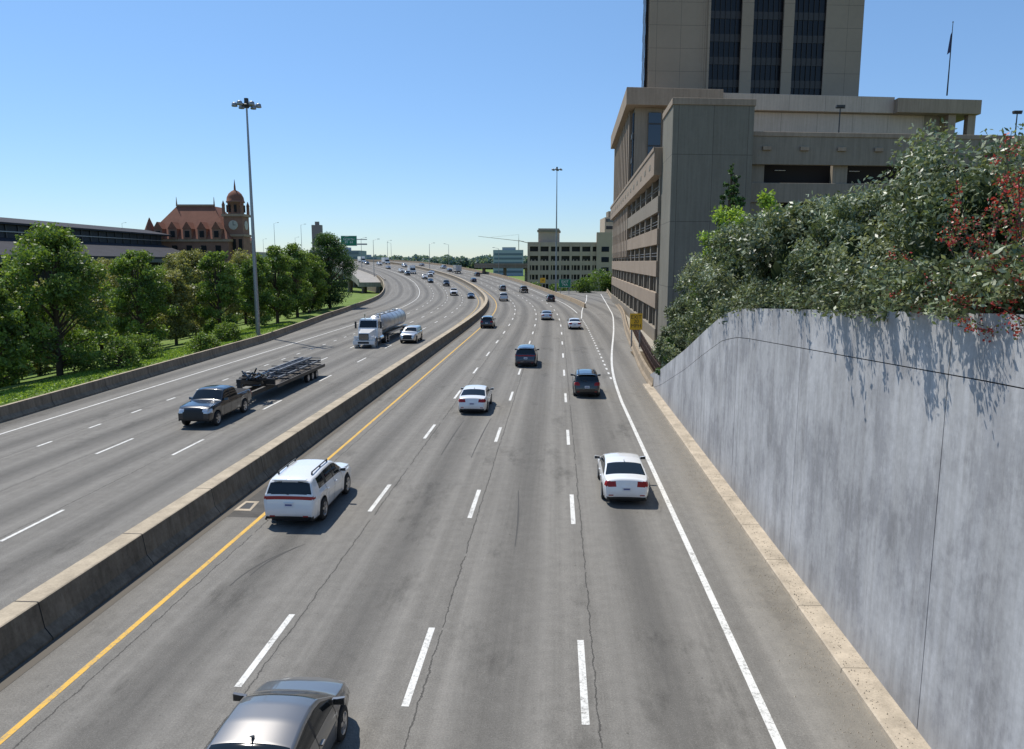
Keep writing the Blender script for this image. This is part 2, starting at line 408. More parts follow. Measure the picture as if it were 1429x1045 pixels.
for y in ey:
    for o in ex:
        t=wt(y)-.25 if y<56 else float(np.interp(y,[56,60,78],[.5,.12,.1])); rise=(o-19.88)*.09 if y<50 else 0
        vs.append((refx(y)+o,y,t+rise))
n=len(ex)
for i in range(len(ey)-1):
    for j in range(n-1):
        a=i*n+j; fs.append((a,a+1,a+n+1,a+n))
em.add('e',vs,fs,concrete('soil',(.10,.075,.045),.4,.8,False),True); em.finish()
rb=B('ramp_barrier',single=True)
bp=[(x,y,0) for x,y in zip(rx,ry) if y>=53]
rb.sweep('b',bp,[(0,-.1),(.02,.1),(.14,.3),(.2,.82),(.42,.82),(.45,-.1)],concrete('ramp_barrier_concrete',(.34,.27,.19),.25,.8)); rb.finish()
fn=B('metal_fence',single=True); BR=plain('brown_fence_metal',(.09,.05,.035),.6)
fy=np.arange(57,110,.28); fx=np.interp(fy,ry,rx)+1.1
for i,(x,y) in enumerate(zip(fx,fy)):
    w=.02 if i%9 else .05; fn.box('f',x-w,x+w,y-w,y+w,0,1.7,BR)
for z in (.5,1.15,1.6): fn.sweep('f',[(x,y,z) for x,y in zip(fx[::8],fy[::8])],[(-.03,0),(-.03,.06),(.03,.06),(.03,0)],BR)
fn.finish()
sw=B('sidewalk_pavement',single=True)
sw.sweep('s',[(x+.45,y,0) for x,y in zip(rx,ry) if y>=56 and y<200],[(0,.1),(6.5,.102)],concrete('pavement',(.33,.30,.25),.15,.8,False),cap=False); sw.finish()
# ------------------------------------------------------------------ cars
def sm(a,w):
    return np.convolve(np.pad(a,w//2,mode='edge'),np.ones(w)/w,'valid')
KIND={
'sedan':dict(top=[(-2.30,.26),(-2.36,.45),(-2.34,.62),(-2.29,.85),(-2.25,1.02),(-2.16,1.07),(-1.72,1.10),(-1.0,1.37),(-.4,1.44),(.1,1.445),(.45,1.39),(1.22,1.03),(1.75,.94),(2.12,.82),(2.27,.68),(2.33,.5),(2.28,.26)],
 belt=[(-2.3,.92),(-1.7,.98),(0,.94),(1.2,.92),(1.8,.82),(2.3,.6)],hw=[(-2.36,.70),(-2.28,.79),(-2.1,.86),(-1.6,.905),(0,.91),(1.5,.90),(2.0,.84),(2.2,.74),(2.33,.52)],tum=.40,
 wh=(-1.36,1.34,.33),rg=(-1.72,-.98),rgz=(0,9),ws=(.40,1.17),side=(-1.5,.95),pil=(-.2,-1.0),tl=(.76,.96,.40),hl=(.60,.80,.48),gr=(.42,.66,.42),door=(.85,-.2,-1.12)),
'suv':dict(top=[(-2.42,.30),(-2.52,.48),(-2.52,.66),(-2.47,.95),(-2.43,1.17),(-2.27,1.58),(-2.20,1.69),(-2.0,1.74),(-.8,1.79),(.1,1.78),(.38,1.72),(1.03,1.26),(1.45,1.21),(2.15,1.13),(2.38,1.03),(2.47,.85),(2.50,.5),(2.44,.30)],
 belt=[(-2.5,1.16),(-1.7,1.18),(0,1.11),(1.05,1.09),(2.0,1.02),(2.5,.85)],hw=[(-2.52,.82),(-2.42,.91),(-2.2,.95),(-1.6,.975),(0,.965),(1.6,.965),(2.2,.91),(2.42,.82),(2.5,.70)],tum=.36,
 wh=(-1.50,1.52,.40),rg=(-2.5,-2.24),rgz=(1.20,1.60),ws=(.38,1.01),side=(-1.85,.83),pil=(-.2,-1.05,-1.12,-1.18),tl=(1.02,1.13,.0),hl=(.85,1.03,.55),gr=(.5,.98,.52),door=(.78,-.2,-1.2)),
'crossover':dict(top=[(-2.2,.28),(-2.3,.46),(-2.3,.64),(-2.25,.92),(-2.20,1.10),(-1.98,1.45),(-1.88,1.58),(-1.65,1.63),(-.6,1.68),(.1,1.67),(.4,1.60),(1.12,1.13),(1.5,1.07),(2.0,.97),(2.2,.84),(2.28,.62),(2.24,.28)],
 belt=[(-2.3,1.05),(-1.7,1.07),(0,1.01),(1.2,.99),(1.9,.88),(2.3,.7)],hw=[(-2.3,.76),(-2.2,.86),(-2.0,.90),(-1.5,.925),(0,.925),(1.5,.91),(2.0,.85),(2.2,.75),(2.28,.60)],tum=.33,
 wh=(-1.33,1.33,.36),rg=(-2.3,-1.93),rgz=(1.15,1.50),ws=(.4,1.08),side=(-1.8,.9),pil=(-.2,-1.05),tl=(.86,1.06,.5),hl=(.72,.90,.5),gr=(.42,.76,.42),door=(.82,-.2,-1.12)),
'pickup':dict(top=[(-3.0,.45),(-3.06,.6),(-3.06,.78),(-3.0,1.0),(-3.0,1.30),(-2.96,1.34),(-1.02,1.36),(-.98,1.36),(-.93,1.75),(-.85,1.88),(-.6,1.93),(.3,1.94),(.62,1.88),(1.18,1.36),(1.5,1.33),(2.5,1.25),(2.72,1.16),(2.80,.95),(2.82,.6),(2.78,.45)],
 belt=[(-3,1.24),(-1,1.24),(1.2,1.22),(2.4,1.15),(2.8,.9)],hw=[(-3.06,.9),(-2.95,.96),(-2.6,.99),(0,1.0),(1.8,1.0),(2.5,.97),(2.7,.92),(2.82,.84)],tum=.28,
 wh=(-1.85,1.85,.42),rg=(-1.0,-.86),rgz=(1.4,1.85),ws=(.62,1.14),side=(-.85,1.0),pil=(.05,),tl=(.95,1.25,.78),hl=(.88,1.10,.55),gr=(.55,1.08,.56),door=(.95,.05,-.85)),
}
def wheel(b,x,y,r,sg):
    w=.115*sg
    b.lathe('wheels',(x,y,r),[(r*.60,w*.95),(r*.66,w*1.05),(r*.93,w),(r,w*.7),(r,-w*.7),(r*.9,-w),(r*.3,-w)],TIRE,24,'y')
    b.lathe('wheels',(x,y,r),[(r*.66,w*1.04),(r*.58,w*.98),(r*.55,w*.55),(.02,w*.5)],None,24,'y',mats=[RIM,DARK],mi=[0,0,1])
    for i in range(5):
        a=2*math.pi*i/5+.3; c,s_=math.cos(a),math.sin(a)
        v=[]
        for rr,wd in ((.03,.05),(r*.62,.035)):
            for yy in (w*.75,w*1.0):
                for q in (-wd,wd): v.append((x+c*rr-s_*q,y+yy,r+s_*rr+c*q))
        b.add('wheels',v,[(0,1,3,2),(4,6,7,5),(0,4,5,1),(2,3,7,6),(0,2,6,4),(1,5,7,3)],RIM)
def car(name,kind,paint,s,off,d=1,loc=None,res=.06,yaw=0,rails=False,scale=None):
    K=KIND[kind]
    if loc is None: loc=P(s,off)
    a=float(np.interp(s,S,ang)); rot=math.pi/2-a+(0 if d>0 else math.pi)+yaw
    b=B(name,loc,rot)
    tp=np.array(K['top']); L=np.concatenate([[0],np.cumsum(np.hypot(*np.diff(tp,axis=0).T))])
    n=int(L[-1]/res); q=np.linspace(0,L[-1],n); xs=np.interp(q,L,tp[:,0]); zt=np.interp(q,L,tp[:,1])
    w=int(.16/res)|1
    xs=sm(xs,w); zt=sm(zt,w)
    bx,bz=zip(*K['belt']); hx,hy=zip(*K['hw']); z0=.22 if kind in('sedan',) else (.27 if kind!='pickup' else .42)
    wr=K['wh'][2]; ar=wr+.055; tum=K['tum']
    ns=15;ng=8;nt=11
    def sec(x,z):
        hw=float(np.interp(x,hx,hy)); zs=min(float(np.interp(x,bx,bz)),z-.03); zb=z0
        for xw in K['wh'][:2]:
            if abs(x-xw)<ar: zb=max(zb,wr+math.sqrt(ar*ar-(x-xw)**2))
        zb=min(zb,z-.06); zs=max(zs,zb+.01)
        flare=0
        for xw in K['wh'][:2]: flare=max(flare,.022*max(0,1-(abs(x-xw)/(ar+.15))**4))
        pt=[]
        for i in range(ns):
            f=i/(ns-1); cr=max(0,1-abs(f-.72)/.07)*.014*(1 if abs(x)<2.0 else 0)
            y=hw-.07*(1-f)**2.2-.055*max(0,(f-.72)/.28)**2+cr-.012*math.sin(f*math.pi)*(1 if abs(x)<1.9 else 0)+flare*(1-f)
            pt.append((y,zb+(zs-zb)*f))
        g=z-zs; c=min(.075,g*.55); ze=zs+g-c; yb=hw-.06; ye=yb-tum*(ze-zs)
        for i in range(1,ng+1):
            f=i/ng; pt.append((yb+(ye-yb)*(f+.10*math.sin(f*math.pi)*-1),zs+(ze-zs)*f))
        for i in range(1,nt+1):
            yy=ye-.05 if i==1 else (ye-.05)*(1-(i-1)/(nt-1)); pt.append((yy,ze+c*(1-abs(yy/ye)**2.6)))
        return pt
    V=[];Fc=[];mi=[]; mats=[paint,GLASS,PLAST,RED,HEAD,DARK]
    H=ns+ng+nt; R=2*H-1
    for x,z in zip(xs,zt):
        p=sec(x,z); V+=[(x,y,zz) for y,zz in p]+[(x,-y,zz) for y,zz in p[-2::-1]]
    xf=max(xs);xr=min(xs)
    for i in range(n-1):
        x=(xs[i]+xs[i+1])/2; top=(zt[i]+zt[i+1])/2
        for kx in range(R-1):
            a0=i*R+kx; Fc.append((a0,a0+1,a0+R+1,a0+R))
            kk=kx if kx<H-1 else 2*(H-1)-1-kx
            y=abs(V[a0][1]+V[a0+1][1])/2; z=(V[a0][2]+V[a0+1][2]+V[a0+R][2]+V[a0+R+1][2])/4
            m=0
            if kk<ns-1:
                if kk==0 or (kind in('suv','crossover') and kk<=1 and name!='white_suv'): m=2
            elif kk<ns+ng-1:
                if 1<=kk-(ns-1)<ng-1 and K['side'][0]<x<K['side'][1] and top-z>.10 and top-V[i*R+ns-1][2]>.16:
                    m=1
                    for pp in K['pil']:
                        if abs(x-pp)<.045: m=2
            else:
                if kk-(ns+ng-1)>=1:
                    if K['ws'][0]<x<K['ws'][1]: m=1
                    if K['rg'][0]<x<K['rg'][1] and K['rgz'][0]<z<K['rgz'][1]: m=1
                    if kind=='pickup' and -2.88<x<-1.06: m=5
            t=K['tl']
            if x<xr+.22 and t[0]<z<t[1] and y>t[2]: m=3
            t=K['hl']
            if x>xf-.38 and t[0]<z<t[1] and y>t[2]: m=4
            t=K['gr']
            if x>xf-.14 and t[0]<z<t[1] and y<t[2]: m=2
            if z<z0+.15 and (x<xr+.1 or x>xf-.1): m=2
            mi.append(m)
    b.add('body',V,Fc,None,True,mi,mats)
    b.box('underbody',xr+.12,xf-.15,-.66,.66,z0-.02,.62,DARK)
    for xw in K['wh'][:2]:
        for sg in (1,-1): wheel(b,xw,sg*(np.interp(xw,hx,hy)-.125),wr,sg)
    sel=(zt>.9)|(abs(xs)<1.5)
    ztx=lambda x: float(np.interp(x,xs[sel],zt[sel]))
    for xd in K['door']:
        p=sec(xd,ztx(xd))[1:ns+2]
        for sg in (1,-1):
            v=[];f=[]
            for y,z in p: v+=[(xd-.007,sg*(y+.004),z),(xd+.007,sg*(y+.004),z)]
            for i in range(len(p)-1): f.append((2*i,2*i+1,2*i+3,2*i+2))
            b.add('panel_gaps',v,f,SEAM)
        for sg in (1,-1):
            if xd<.5:
                hw=float(np.interp(xd,hx,hy)); zz=K['belt'][1][1]-.17
                b.box('door_handles',xd+.06,xd+.22,*sorted((sg*(hw-.02),sg*(hw+.025))),zz,zz+.03,paint)
    mx=K['ws'][1]-.28; mz=np.interp(mx,bx,bz)+.07; hw=float(np.interp(mx,hx,hy))
    for sg in (1,-1):
        y0,y1=hw-.08,hw+.16
        b.hexa('mirrors',[(mx-.06,sg*y0,mz),(mx+.05,sg*y0,mz),(mx+.03,sg*y1,mz+.01),(mx-.06,sg*y1,mz+.01)],[(mx-.06,sg*y0,mz+.10),(mx+.03,sg*y0,mz+.10),(mx+.0,sg*y1,mz+.15),(mx-.06,sg*y1,mz+.15)],paint)
        b.box('mirrors',mx-.068,mx-.061,*sorted((sg*(y0+.03),sg*(y1-.015))),mz+.02,mz+.12,GLASS)
    pz={'sedan':.68,'suv':.86,'crossover':.76,'pickup':.62}[kind]
    px=float(np.interp(pz,[zt[i] for i in range(n//6)],[xs[i] for i in range(n//6)]))
    if kind=='suv': pz=.84
    b.box('licence_plate',px-.03,px+.02,-.16,.16,pz-.08,pz+.08,PLATE)
    b.box('licence_plate',px-.033,px-.03,-.12,.12,pz-.03,pz+.03,plain('plate_text',(.08,.1,.25),.5))
    for sg in (1,-1): b.box('rear_reflectors',xr-.004,xr+.05,*sorted((sg*.5,sg*.68)),.42,.46,RED)
    if rails:
        zr=K['top'][8][1]
        for sg in (1,-1):
            yy=.60 if kind=='suv' else .56
            b.box('roof_rails',-1.7,.05,sg*yy-.018,sg*yy+.018,zr+.0,zr+.035,DSTEEL)
            for x in (-1.7,-.8,.0): b.box('roof_rails',x-.04,x+.04,sg*yy-.02,sg*yy+.02,zr-.09,zr+.01,DSTEEL)
    if kind in('suv','crossover'):
        b.box('rear_spoiler',K['rg'][1]-.12,K['rg'][1]+.05,-.60,.60,K['rgz'][1]+.07,K['rgz'][1]+.10,paint)
        b.cyl('rear_wiper',(K['rg'][0]+.06,0,K['rgz'][0]-.01),(K['rg'][0]+.09,.3,K['rgz'][0]+.06),.012,.01,DSTEEL,5)
    if kind=='sedan': b.cyl('antenna',(-.85,0,1.40),(-.97,0,1.475),.03,.01,paint,6)
    b.finish()
    if scale: b.root.scale=scale
    return b
WH=paintm('white_car_paint',(.80,.80,.79),0,.25); WH2=paintm('silver_car_paint',(.55,.56,.57),.6,.3)
BK=paintm('black_car_paint',(.010,.011,.013),0,.2,.3); NV=paintm('navy_car_paint',(.010,.018,.04),.3,.25,.3)
GY=paintm('grey_car_paint',(.235,.225,.215),.75,.34); BG=paintm('pickup_blue_paint',(.006,.010,.016),.1,.25,.2)
car('grey_sedan','sedan',GY,12.6,7.35,res=.03,scale=(.95,1.0,1.03))
car('white_suv','suv',WH,27.7,3.05,res=.03,rails=True)
car('white_sedan','sedan',WH,30.6,15.0,res=.03)
car('white_sedan','sedan',WH,47.3,7.2,res=.04)
car('black_crossover','crossover',BK,53.3,14.4,rails=True)
car('navy_suv','suv',NV,68.0,9.6)
car('black_crossover','crossover',BK,106,2.6)
car('white_sedan','sedan',WH2,121,10.9,res=.08)
car('white_sedan','sedan',WH,105,14.8,res=.08)
car('silver_pickup','pickup',WH2,178,3.6,res=.1)
car('grey_crossover','crossover',GY,225,7.2,res=.1)
car('black_crossover','crossover',BK,174,14.4,res=.1)
car('black_sedan','sedan',NV,268,3.6,res=.1)
car('silver_suv','suv',WH2,86.5,-4.6,-1,res=.07)
car('white_pickup','pickup',WH,205,-8.2,-1,res=.1)
car('black_sedan','sedan',BK,190,-4.0,-1,res=.1)
for nm,kd,pt,s_,o_ in (('white_suv','suv',WH,285,-12),('white_pickup','pickup',WH,300,-8),('white_suv','suv',WH,330,-15),('silver_sedan','sedan',WH2,318,-4.2),('black_crossover','crossover',BK,345,-8),('silver_suv','suv',WH2,375,-4.2),('black_sedan','sedan',BK,265,-12),('white_suv','suv',WH,395,-12),('black_crossover','crossover',BK,405,-16),('black_pickup','pickup',BK,248,-8.2),('black_suv','suv',BK,310,-15.5),('grey_sedan','sedan',GY,360,-15.5)):
    car(nm,kd,pt,s_,o_,-1,res=.12)
for nm,kd,pt,s_,o_ in (('black_crossover','crossover',BK,300,11),('black_sedan','sedan',BK,335,7.3),('silver_suv','suv',WH2,360,11),('grey_sedan','sedan',GY,385,7.3)):
    car(nm,kd,pt,s_,o_,1,res=.12)
car('dark_pickup_truck','pickup',BK,215,12.2,res=.1)
car('navy_pickup','pickup',BG,43.0,-7.8,-1,res=.04)
def boxtruck(name,s_,o_,d,pt):
    a=float(np.interp(s_,S,ang)); b=B(name,P(s_,o_),math.pi/2-a+(0 if d>0 else math.pi))
    b.box('cargo_box',-4.2,1.6,-1.2,1.2,1.0,3.5,pt); b.box('chassis',-4.2,3.6,-.5,.5,.5,.98,DSTEEL)
    b.hexa('cab',[(1.75,-1.05,.6),(3.9,-1.0,.6),(3.9,1.0,.6),(1.75,1.05,.6)],[(1.75,-1.05,1.5),(3.8,-1.0,1.45),(3.8,1.0,1.45),(1.75,1.05,1.5)],pt)
    b.hexa('cab_glass',[(1.8,-1.0,1.5),(3.2,-.98,1.5),(3.2,.98,1.5),(1.8,1.0,1.5)],[(1.8,-.92,2.3),(2.8,-.9,2.3),(2.8,.9,2.3),(1.8,.92,2.3)],GLASS)
    b.box('cab_roof',1.75,2.85,-.93,.93,2.3,2.42,pt)
    b.box('door_frame',-4.23,-4.2,-1.1,1.1,1.1,3.4,plain('door_grey',(.5,.5,.5),.5)); b.box('door_frame',-4.25,-4.22,-.02,.02,1.1,3.4,DSTEEL)
    for x in (3.1,-2.6):
        for sg in (1,-1): wheel(b,x,sg*.98,.45,sg)
    b.finish()
boxtruck('box_truck',322,-11.8,-1,WH); boxtruck('box_truck',322,7.4,1,WH2); boxtruck('box_truck',430,-12,-1,WH); boxtruck('box_truck',410,-4.5,-1,WH)
def trailer():
    s_=54.0; a=float(np.interp(s_,S,ang)); b=B('flatbed_trailer',P(s_,-7.85),math.pi/2-a+math.pi)
    W=1.2
    b.box('deck',-6.2,4.3,-W,W,.82,.92,plain('trailer_wood',(.10,.085,.07),.8))
    for sg in (1,-1):
        b.box('frame',-6.2,4.3,*sorted((sg*W,sg*(W+.05))),.72,.95,DSTEEL); b.box('frame',-6.1,6.9,sg*.45-.06,sg*.45+.06,.55,.8,DSTEEL)
    b.hexa('gooseneck',[(4.2,-.4,.8),(7.6,-.15,1.55),(7.6,.15,1.55),(4.2,.4,.8)],[(4.2,-.4,1.05),(7.6,-.15,1.8),(7.6,.15,1.8),(4.2,.4,1.05)],DSTEEL)
    b.box('gooseneck',7.3,7.6,-.12,.12,1.1,1.8,DSTEEL)
    b.box('gooseneck',4.25,4.4,-1.1,1.1,.95,1.35,DSTEEL)
    for x in (-2.4,-3.4,-4.4):
        for sg in (1,-1): wheel(b,x,sg*1.02,.36,sg)
    for sg in (1,-1): b.box('fenders',-4.9,-1.9,*sorted((sg*.9,sg*1.2)),.76,.80,DSTEEL)
    ST=plain('painted_steel_frames',(.22,.24,.27),.5,.4)
    for lay,(z,yo) in enumerate(((.98,-.95),(1.16,.15),(1.34,-.6),(1.52,-.2))):
        for y in (yo,yo+.72): b.box('ladder_frames',-6.6+lay*.5,3.6-lay*.5,y-.04,y+.04,z,z+.13,ST)
        for x in np.arange(-6.4+lay*.5,3.4-lay*.5,.75): b.box('ladder_frames',x-.03,x+.03,yo,yo+.72,z+.02,z+.09,ST)
        for x in np.arange(-5.6,3,2.4): b.box('timber_spacers',x-.05,x+.05,-1.1,1.1,z-.06,z-.003,DSTEEL)
    for i in range(26):
        b.cyl('bundled_gear',(4.3+random.random()*2.2,random.uniform(-.8,.8),1.0+random.random()*.8),(4.3+random.random()*2.0,random.uniform(-.8,.8),1.2+random.random()*.9),.07,.05,BK,6)
    for y in (-.4,.15,.6): b.lathe('tyres_on_neck',(5.6,y,1.55),[(.18,-.1),(.38,-.11),(.43,0),(.38,.11),(.18,.1)],TIRE,16)
    b.box('tail_lights',-6.24,-6.2,-1.1,-.9,.8,.9,RED); b.finish()
trailer()
def tanker():
    s_=88.4; a=float(np.interp(s_,S,ang)); b=B('tanker_truck',P(s_,-8.35),math.pi/2-a+math.pi)
    TW=paintm('truck_white_paint',(.78,.78,.77),0,.3); AL=plain('tank_aluminium',(.55,.555,.56),.36,.8)
    b.hexa('hood',[(7.0,-.95,.85),(9.1,-.72,.85),(9.1,.72,.85),(7.0,.95,.85)],[(7.0,-.85,1.95),(8.95,-.58,1.62),(8.95,.58,1.62),(7.0,.85,1.95)],TW)
    b.hexa('cab',[(5.2,-1.1,.9),(7.25,-1.1,.9),(7.25,1.1,.9),(5.2,1.1,.9)],[(5.2,-1.1,1.9),(7.25,-1.1,1.9),(7.25,1.1,1.9),(5.2,1.1,1.9)],TW)
    b.hexa('cab_upper',[(5.2,-1.08,1.9),(7.2,-1.08,1.9),(7.2,1.08,1.9),(5.2,1.08,1.9)],[(5.25,-1.0,2.95),(6.75,-.98,2.95),(6.75,.98,2.95),(5.25,1.0,2.95)],TW)
    def wx(z): return 7.2-.45*(z-1.9)/1.05
    b.hexa('windshield',[(wx(2.05),-.97,2.05),(wx(2.05)+.02,-.97,2.05),(wx(2.05)+.02,.97,2.05),(wx(2.05),.97,2.05)],[(wx(2.8),-.9,2.8),(wx(2.8)+.02,-.9,2.8),(wx(2.8)+.02,.9,2.8),(wx(2.8),.9,2.8)],GLASS)
    for sg in (1,-1):
        b.hexa('side_windows',[(5.8,sg*1.075,2.0),(6.95,sg*1.075,2.0),(6.95,sg*1.095,2.0),(5.8,sg*1.095,2.0)],[(5.8,sg*1.015,2.7),(6.75,sg*1.015,2.7),(6.75,sg*1.035,2.7),(5.8,sg*1.035,2.7)],GLASS)
        b.lathe('fenders',(8.25,sg*.95,.52),[(.62,-.22),(.66,-.2),(.66,.2),(.62,.22)],TW,24,'y')
        b.box('headlamps',9.0,9.12,*sorted((sg*.62,sg*1.0)),.95,1.2,HEAD); b.box('fender_front',8.6,9.02,*sorted((sg*.6,sg*1.12)),.8,1.28,TW)
        wheel(b,8.25,sg*.98,.5,sg)
        for x in (3.7,2.4,-6.6,-7.9):
            wheel(b,x,sg*1.08,.5,sg); wheel(b,x,sg*.8,.5,sg)
        b.cyl('exhaust_stacks',(5.05,sg*.85,1.0),(5.05,sg*.85,3.4),.08,.08,CHROME,12)
        b.box('mirrors',7.0,7.08,*sorted((sg*1.3,sg*1.5)),1.95,2.7,PLAST); b.cyl('mirrors',(7.0,sg*1.05,2.6),(7.04,sg*1.35,2.55),.02,.02,DSTEEL,6)
        b.cyl('fuel_tanks',(4.9,sg*.9,.8),(6.4,sg*.9,.8),.32,.32,CHROME,16)
        b.box('landing_and_hose_tubes',-5.6,1.2,*sorted((sg*.95,sg*1.15)),.8,1.0,AL)
        b.box('tank_fenders',-8.6,-5.9,*sorted((sg*.75,sg*1.25)),1.08,1.12,AL)
    b.box('grille',9.08,9.14,-.52,.52,.9,1.55,PLAST)
    for i in range(6): b.box('grille',9.13,9.16,-.5,.5,.97+i*.09,.99+i*.09,CHROME)
    b.box('bumper',9.05,9.3,-1.15,1.15,.42,.82,TW); b.box('chassis',-8.8,8.9,-.42,.42,.6,.88,DSTEEL)
    b.box('bumper',9.3,9.31,-.6,.6,.5,.72,PLAST)
    b.lathe('tank',(0,0,2.12),[(.01,-9.0),(.55,-8.95),(.85,-8.8),(1.02,-8.5),(1.02,4.0),(.85,4.3),(.55,4.45),(.01,4.5)],AL,32,'x')
    for x in (-8.5,-6.3,-4.1,-1.9,.3,2.4,4.0): b.lathe('tank_rings',(x,0,2.12),[(1.02,-.05),(1.05,-.04),(1.05,.04),(1.02,.05)],AL,32,'x')
    b.box('walkway',-7.5,3.0,-.3,.3,3.12,3.16,STEEL)
    for x in (-6,-3,0,2.3): b.cyl('hatches',(x,0,3.1),(x,0,3.28),.25,.25,AL,14)
    b.finish()
tanker()
# ------------------------------------------------------------------ foliage
def rnd_leaves(centers,a,bb,rng,up=0.0):
    N=len(centers); n=rng.normal(size=(N,3)); n[:,2]+=up; n/=np.linalg.norm(n,axis=1)[:,None]
    t=rng.normal(size=(N,3)); u=np.cross(n,t); u/=np.linalg.norm(u,axis=1)[:,None]; v=np.cross(n,u)
    sc=rng.uniform(.6,1.3,(N,1)); u=u*a*sc; v=v*bb*sc
    V=np.stack([centers+u,centers+v,centers-u,centers-v],1).reshape(-1,3); return V
def leafobj(name,V,mi,mats,parent=None):
    N=len(V)//4; me=bpy.data.meshes.new(name)
    me.vertices.add(len(V)); me.vertices.foreach_set('co',V.astype(np.float32).ravel())
    me.loops.add(4*N); me.loops.foreach_set('vertex_index',np.arange(4*N,dtype=np.int32))
    me.polygons.add(N); me.polygons.foreach_set('loop_start',np.arange(0,4*N,4,dtype=np.int32)); me.polygons.foreach_set('loop_total',np.full(N,4,dtype=np.int32))
    for m in mats: me.materials.append(m)
    me.polygons.foreach_set('material_index',mi.astype(np.int32)); me.update(calc_edges=True); me.validate()
    o=bpy.data.objects.new(name,me); scene.collection.objects.link(o)
    if parent: o.parent=parent
    return o
BARK=concrete('bark',(.10,.075,.055),.3,3,False)
GREENS=[leafmat('leaf_green',(.135,.215,.045),tr=.3),leafmat('leaf_dark',(.08,.13,.032),tr=.3),leafmat('leaf_light',(.21,.30,.065),tr=.3)]
OLIVE=[leafmat('olive_leaf',(.23,.245,.085),tr=.3),leafmat('olive_dark',(.14,.155,.06),tr=.3),leafmat('olive_light',(.31,.31,.13),tr=.3)]
DEEP=[leafmat('deep_leaf',(.06,.12,.035)),leafmat('deep_dark',(.035,.075,.024)),leafmat('deep_light',(.10,.18,.045))]
HOLLY=[leafmat('holly_leaf',(.135,.175,.085),.42,.5,.18),leafmat('holly_dark',(.070,.095,.045),.45,.4,.15),leafmat('holly_pale',(.30,.34,.22),.42,.5,.18)]
FRESH=[leafmat('fresh_leaf',(.20,.31,.05),tr=.35),leafmat('fresh_dark',(.10,.18,.035),tr=.35),leafmat('fresh_light',(.30,.42,.08),tr=.35)]
REDL=[leafmat('red_leaf',(.42,.05,.045),.4,.5,.25),leafmat('red_dark',(.22,.03,.03)),leafmat('red_green',(.14,.18,.07))]
def tree(name,x,y,z,h,r,mats,leaves=9000,size=.17,seed=0,trunkfrac=.22,shape='round',nclump=None):
    rng=np.random.default_rng(seed+int(abs(x*13)+y*7))
    b=B(name,(x,y,z)); random.seed(int(seed+x*3+y))
    zc=h*trunkfrac; b.cyl('trunk',(0,0,-.5),(rng.normal()*.15,rng.normal()*.15,h*.8),.035*h*.6+.05,.03,BARK,8)
    nc=nclump or 60; C=[];Rr=[]
    for i in range(nc):
        f=rng.uniform(0,1)**.85; zz=zc+(h-zc)*f
        if shape=='cone': rr=r*(1-f)**.8+.12
        else: rr=r*(math.sin(math.pi*min(1,(f*.82+.16)))**.6)
        a=rng.uniform(0,2*math.pi); q=rr*math.sqrt(rng.uniform(.15,1.0))*rng.uniform(.75,1.12)
        C.append((q*math.cos(a),q*math.sin(a),zz-.3*rng.random())); Rr.append(r*rng.uniform(.16,.32)*((1.1-f) if shape=='cone' else 1))
        if i%3==0: b.cyl('limbs',(0,0,max(.3,zz*.55)),(C[-1][0],C[-1][1],zz),.07+.004*h,.015,BARK,5,caps=False)
    C=np.array(C);Rr=np.array(Rr)
    w=Rr**2/np.sum(Rr**2); idx=rng.choice(nc,leaves,p=w)
    d=rng.normal(size=(leaves,3)); d/=np.linalg.norm(d,axis=1)[:,None]
    rad=Rr[idx]*rng.uniform(.25,1,leaves)**.45*rng.uniform(.8,1.3,leaves)
    pos=C[idx]+d*rad[:,None]*np.array([1,1,.75])
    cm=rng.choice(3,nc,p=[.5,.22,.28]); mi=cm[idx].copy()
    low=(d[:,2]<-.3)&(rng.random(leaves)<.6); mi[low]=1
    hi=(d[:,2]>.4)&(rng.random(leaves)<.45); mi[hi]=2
    root=b.finish()
    leafobj('foliage',rnd_leaves(pos,size,size*.55,rng,.4),mi,mats,root); return root
def gz(x,y):
    o=x-refx(y); lo=leftoff(y)
    return float(np.interp(lo-o,[2.5,3,12,28,60],[-.3,.25,-.9,-4,-5])) if o<lo-2.5 else -.3
TL=[(-40.5,66,12.6,4.6,0),(-45.5,63,11.0,3.8,0),(-39.5,56,9.0,2.6,0),(-34,64,2.6,2.0,0),(-44,88,11.8,3.5,0),(-43,95,9,3,1),(-38.5,98,11.0,2.8,0),(-37,108,10.5,2.9,0),(-36.5,116,11.6,3.0,0),(-36.8,128,12.2,3.2,0),(-38,140,11,3.4,0),(-37,152,14.2,5.2,2),(-41,147,12,4,2),(-50,78,9.5,3.5,1),(-58,92,10.5,4,1),(-53,104,12,4.2,1),(-62,112,12.5,4.5,1),(-50,118,13,4.5,1),(-70,130,13.5,5,1),(-58,132,14,5,1),(-50,140,13,4.5,1),(-54,70,9.5,3.6,0),(-66,150,14,5,0),(-56,158,13.5,5,1),(-31.5,76,1.8,1.6,0),(-33,86,2.2,1.8,0),(-36,72,2.4,2,0)]
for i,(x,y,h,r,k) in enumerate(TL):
    tree('deciduous_tree' if h>4 else 'roadside_shrub',x,y,gz(x,y),h,r,(GREENS,OLIVE,DEEP)[k],int(6500+1100*r*r*.55) if h>4 else 3500,.17 if h>4 else .11,i,.08 if h>4 else .02,nclump=int(50+r*14))
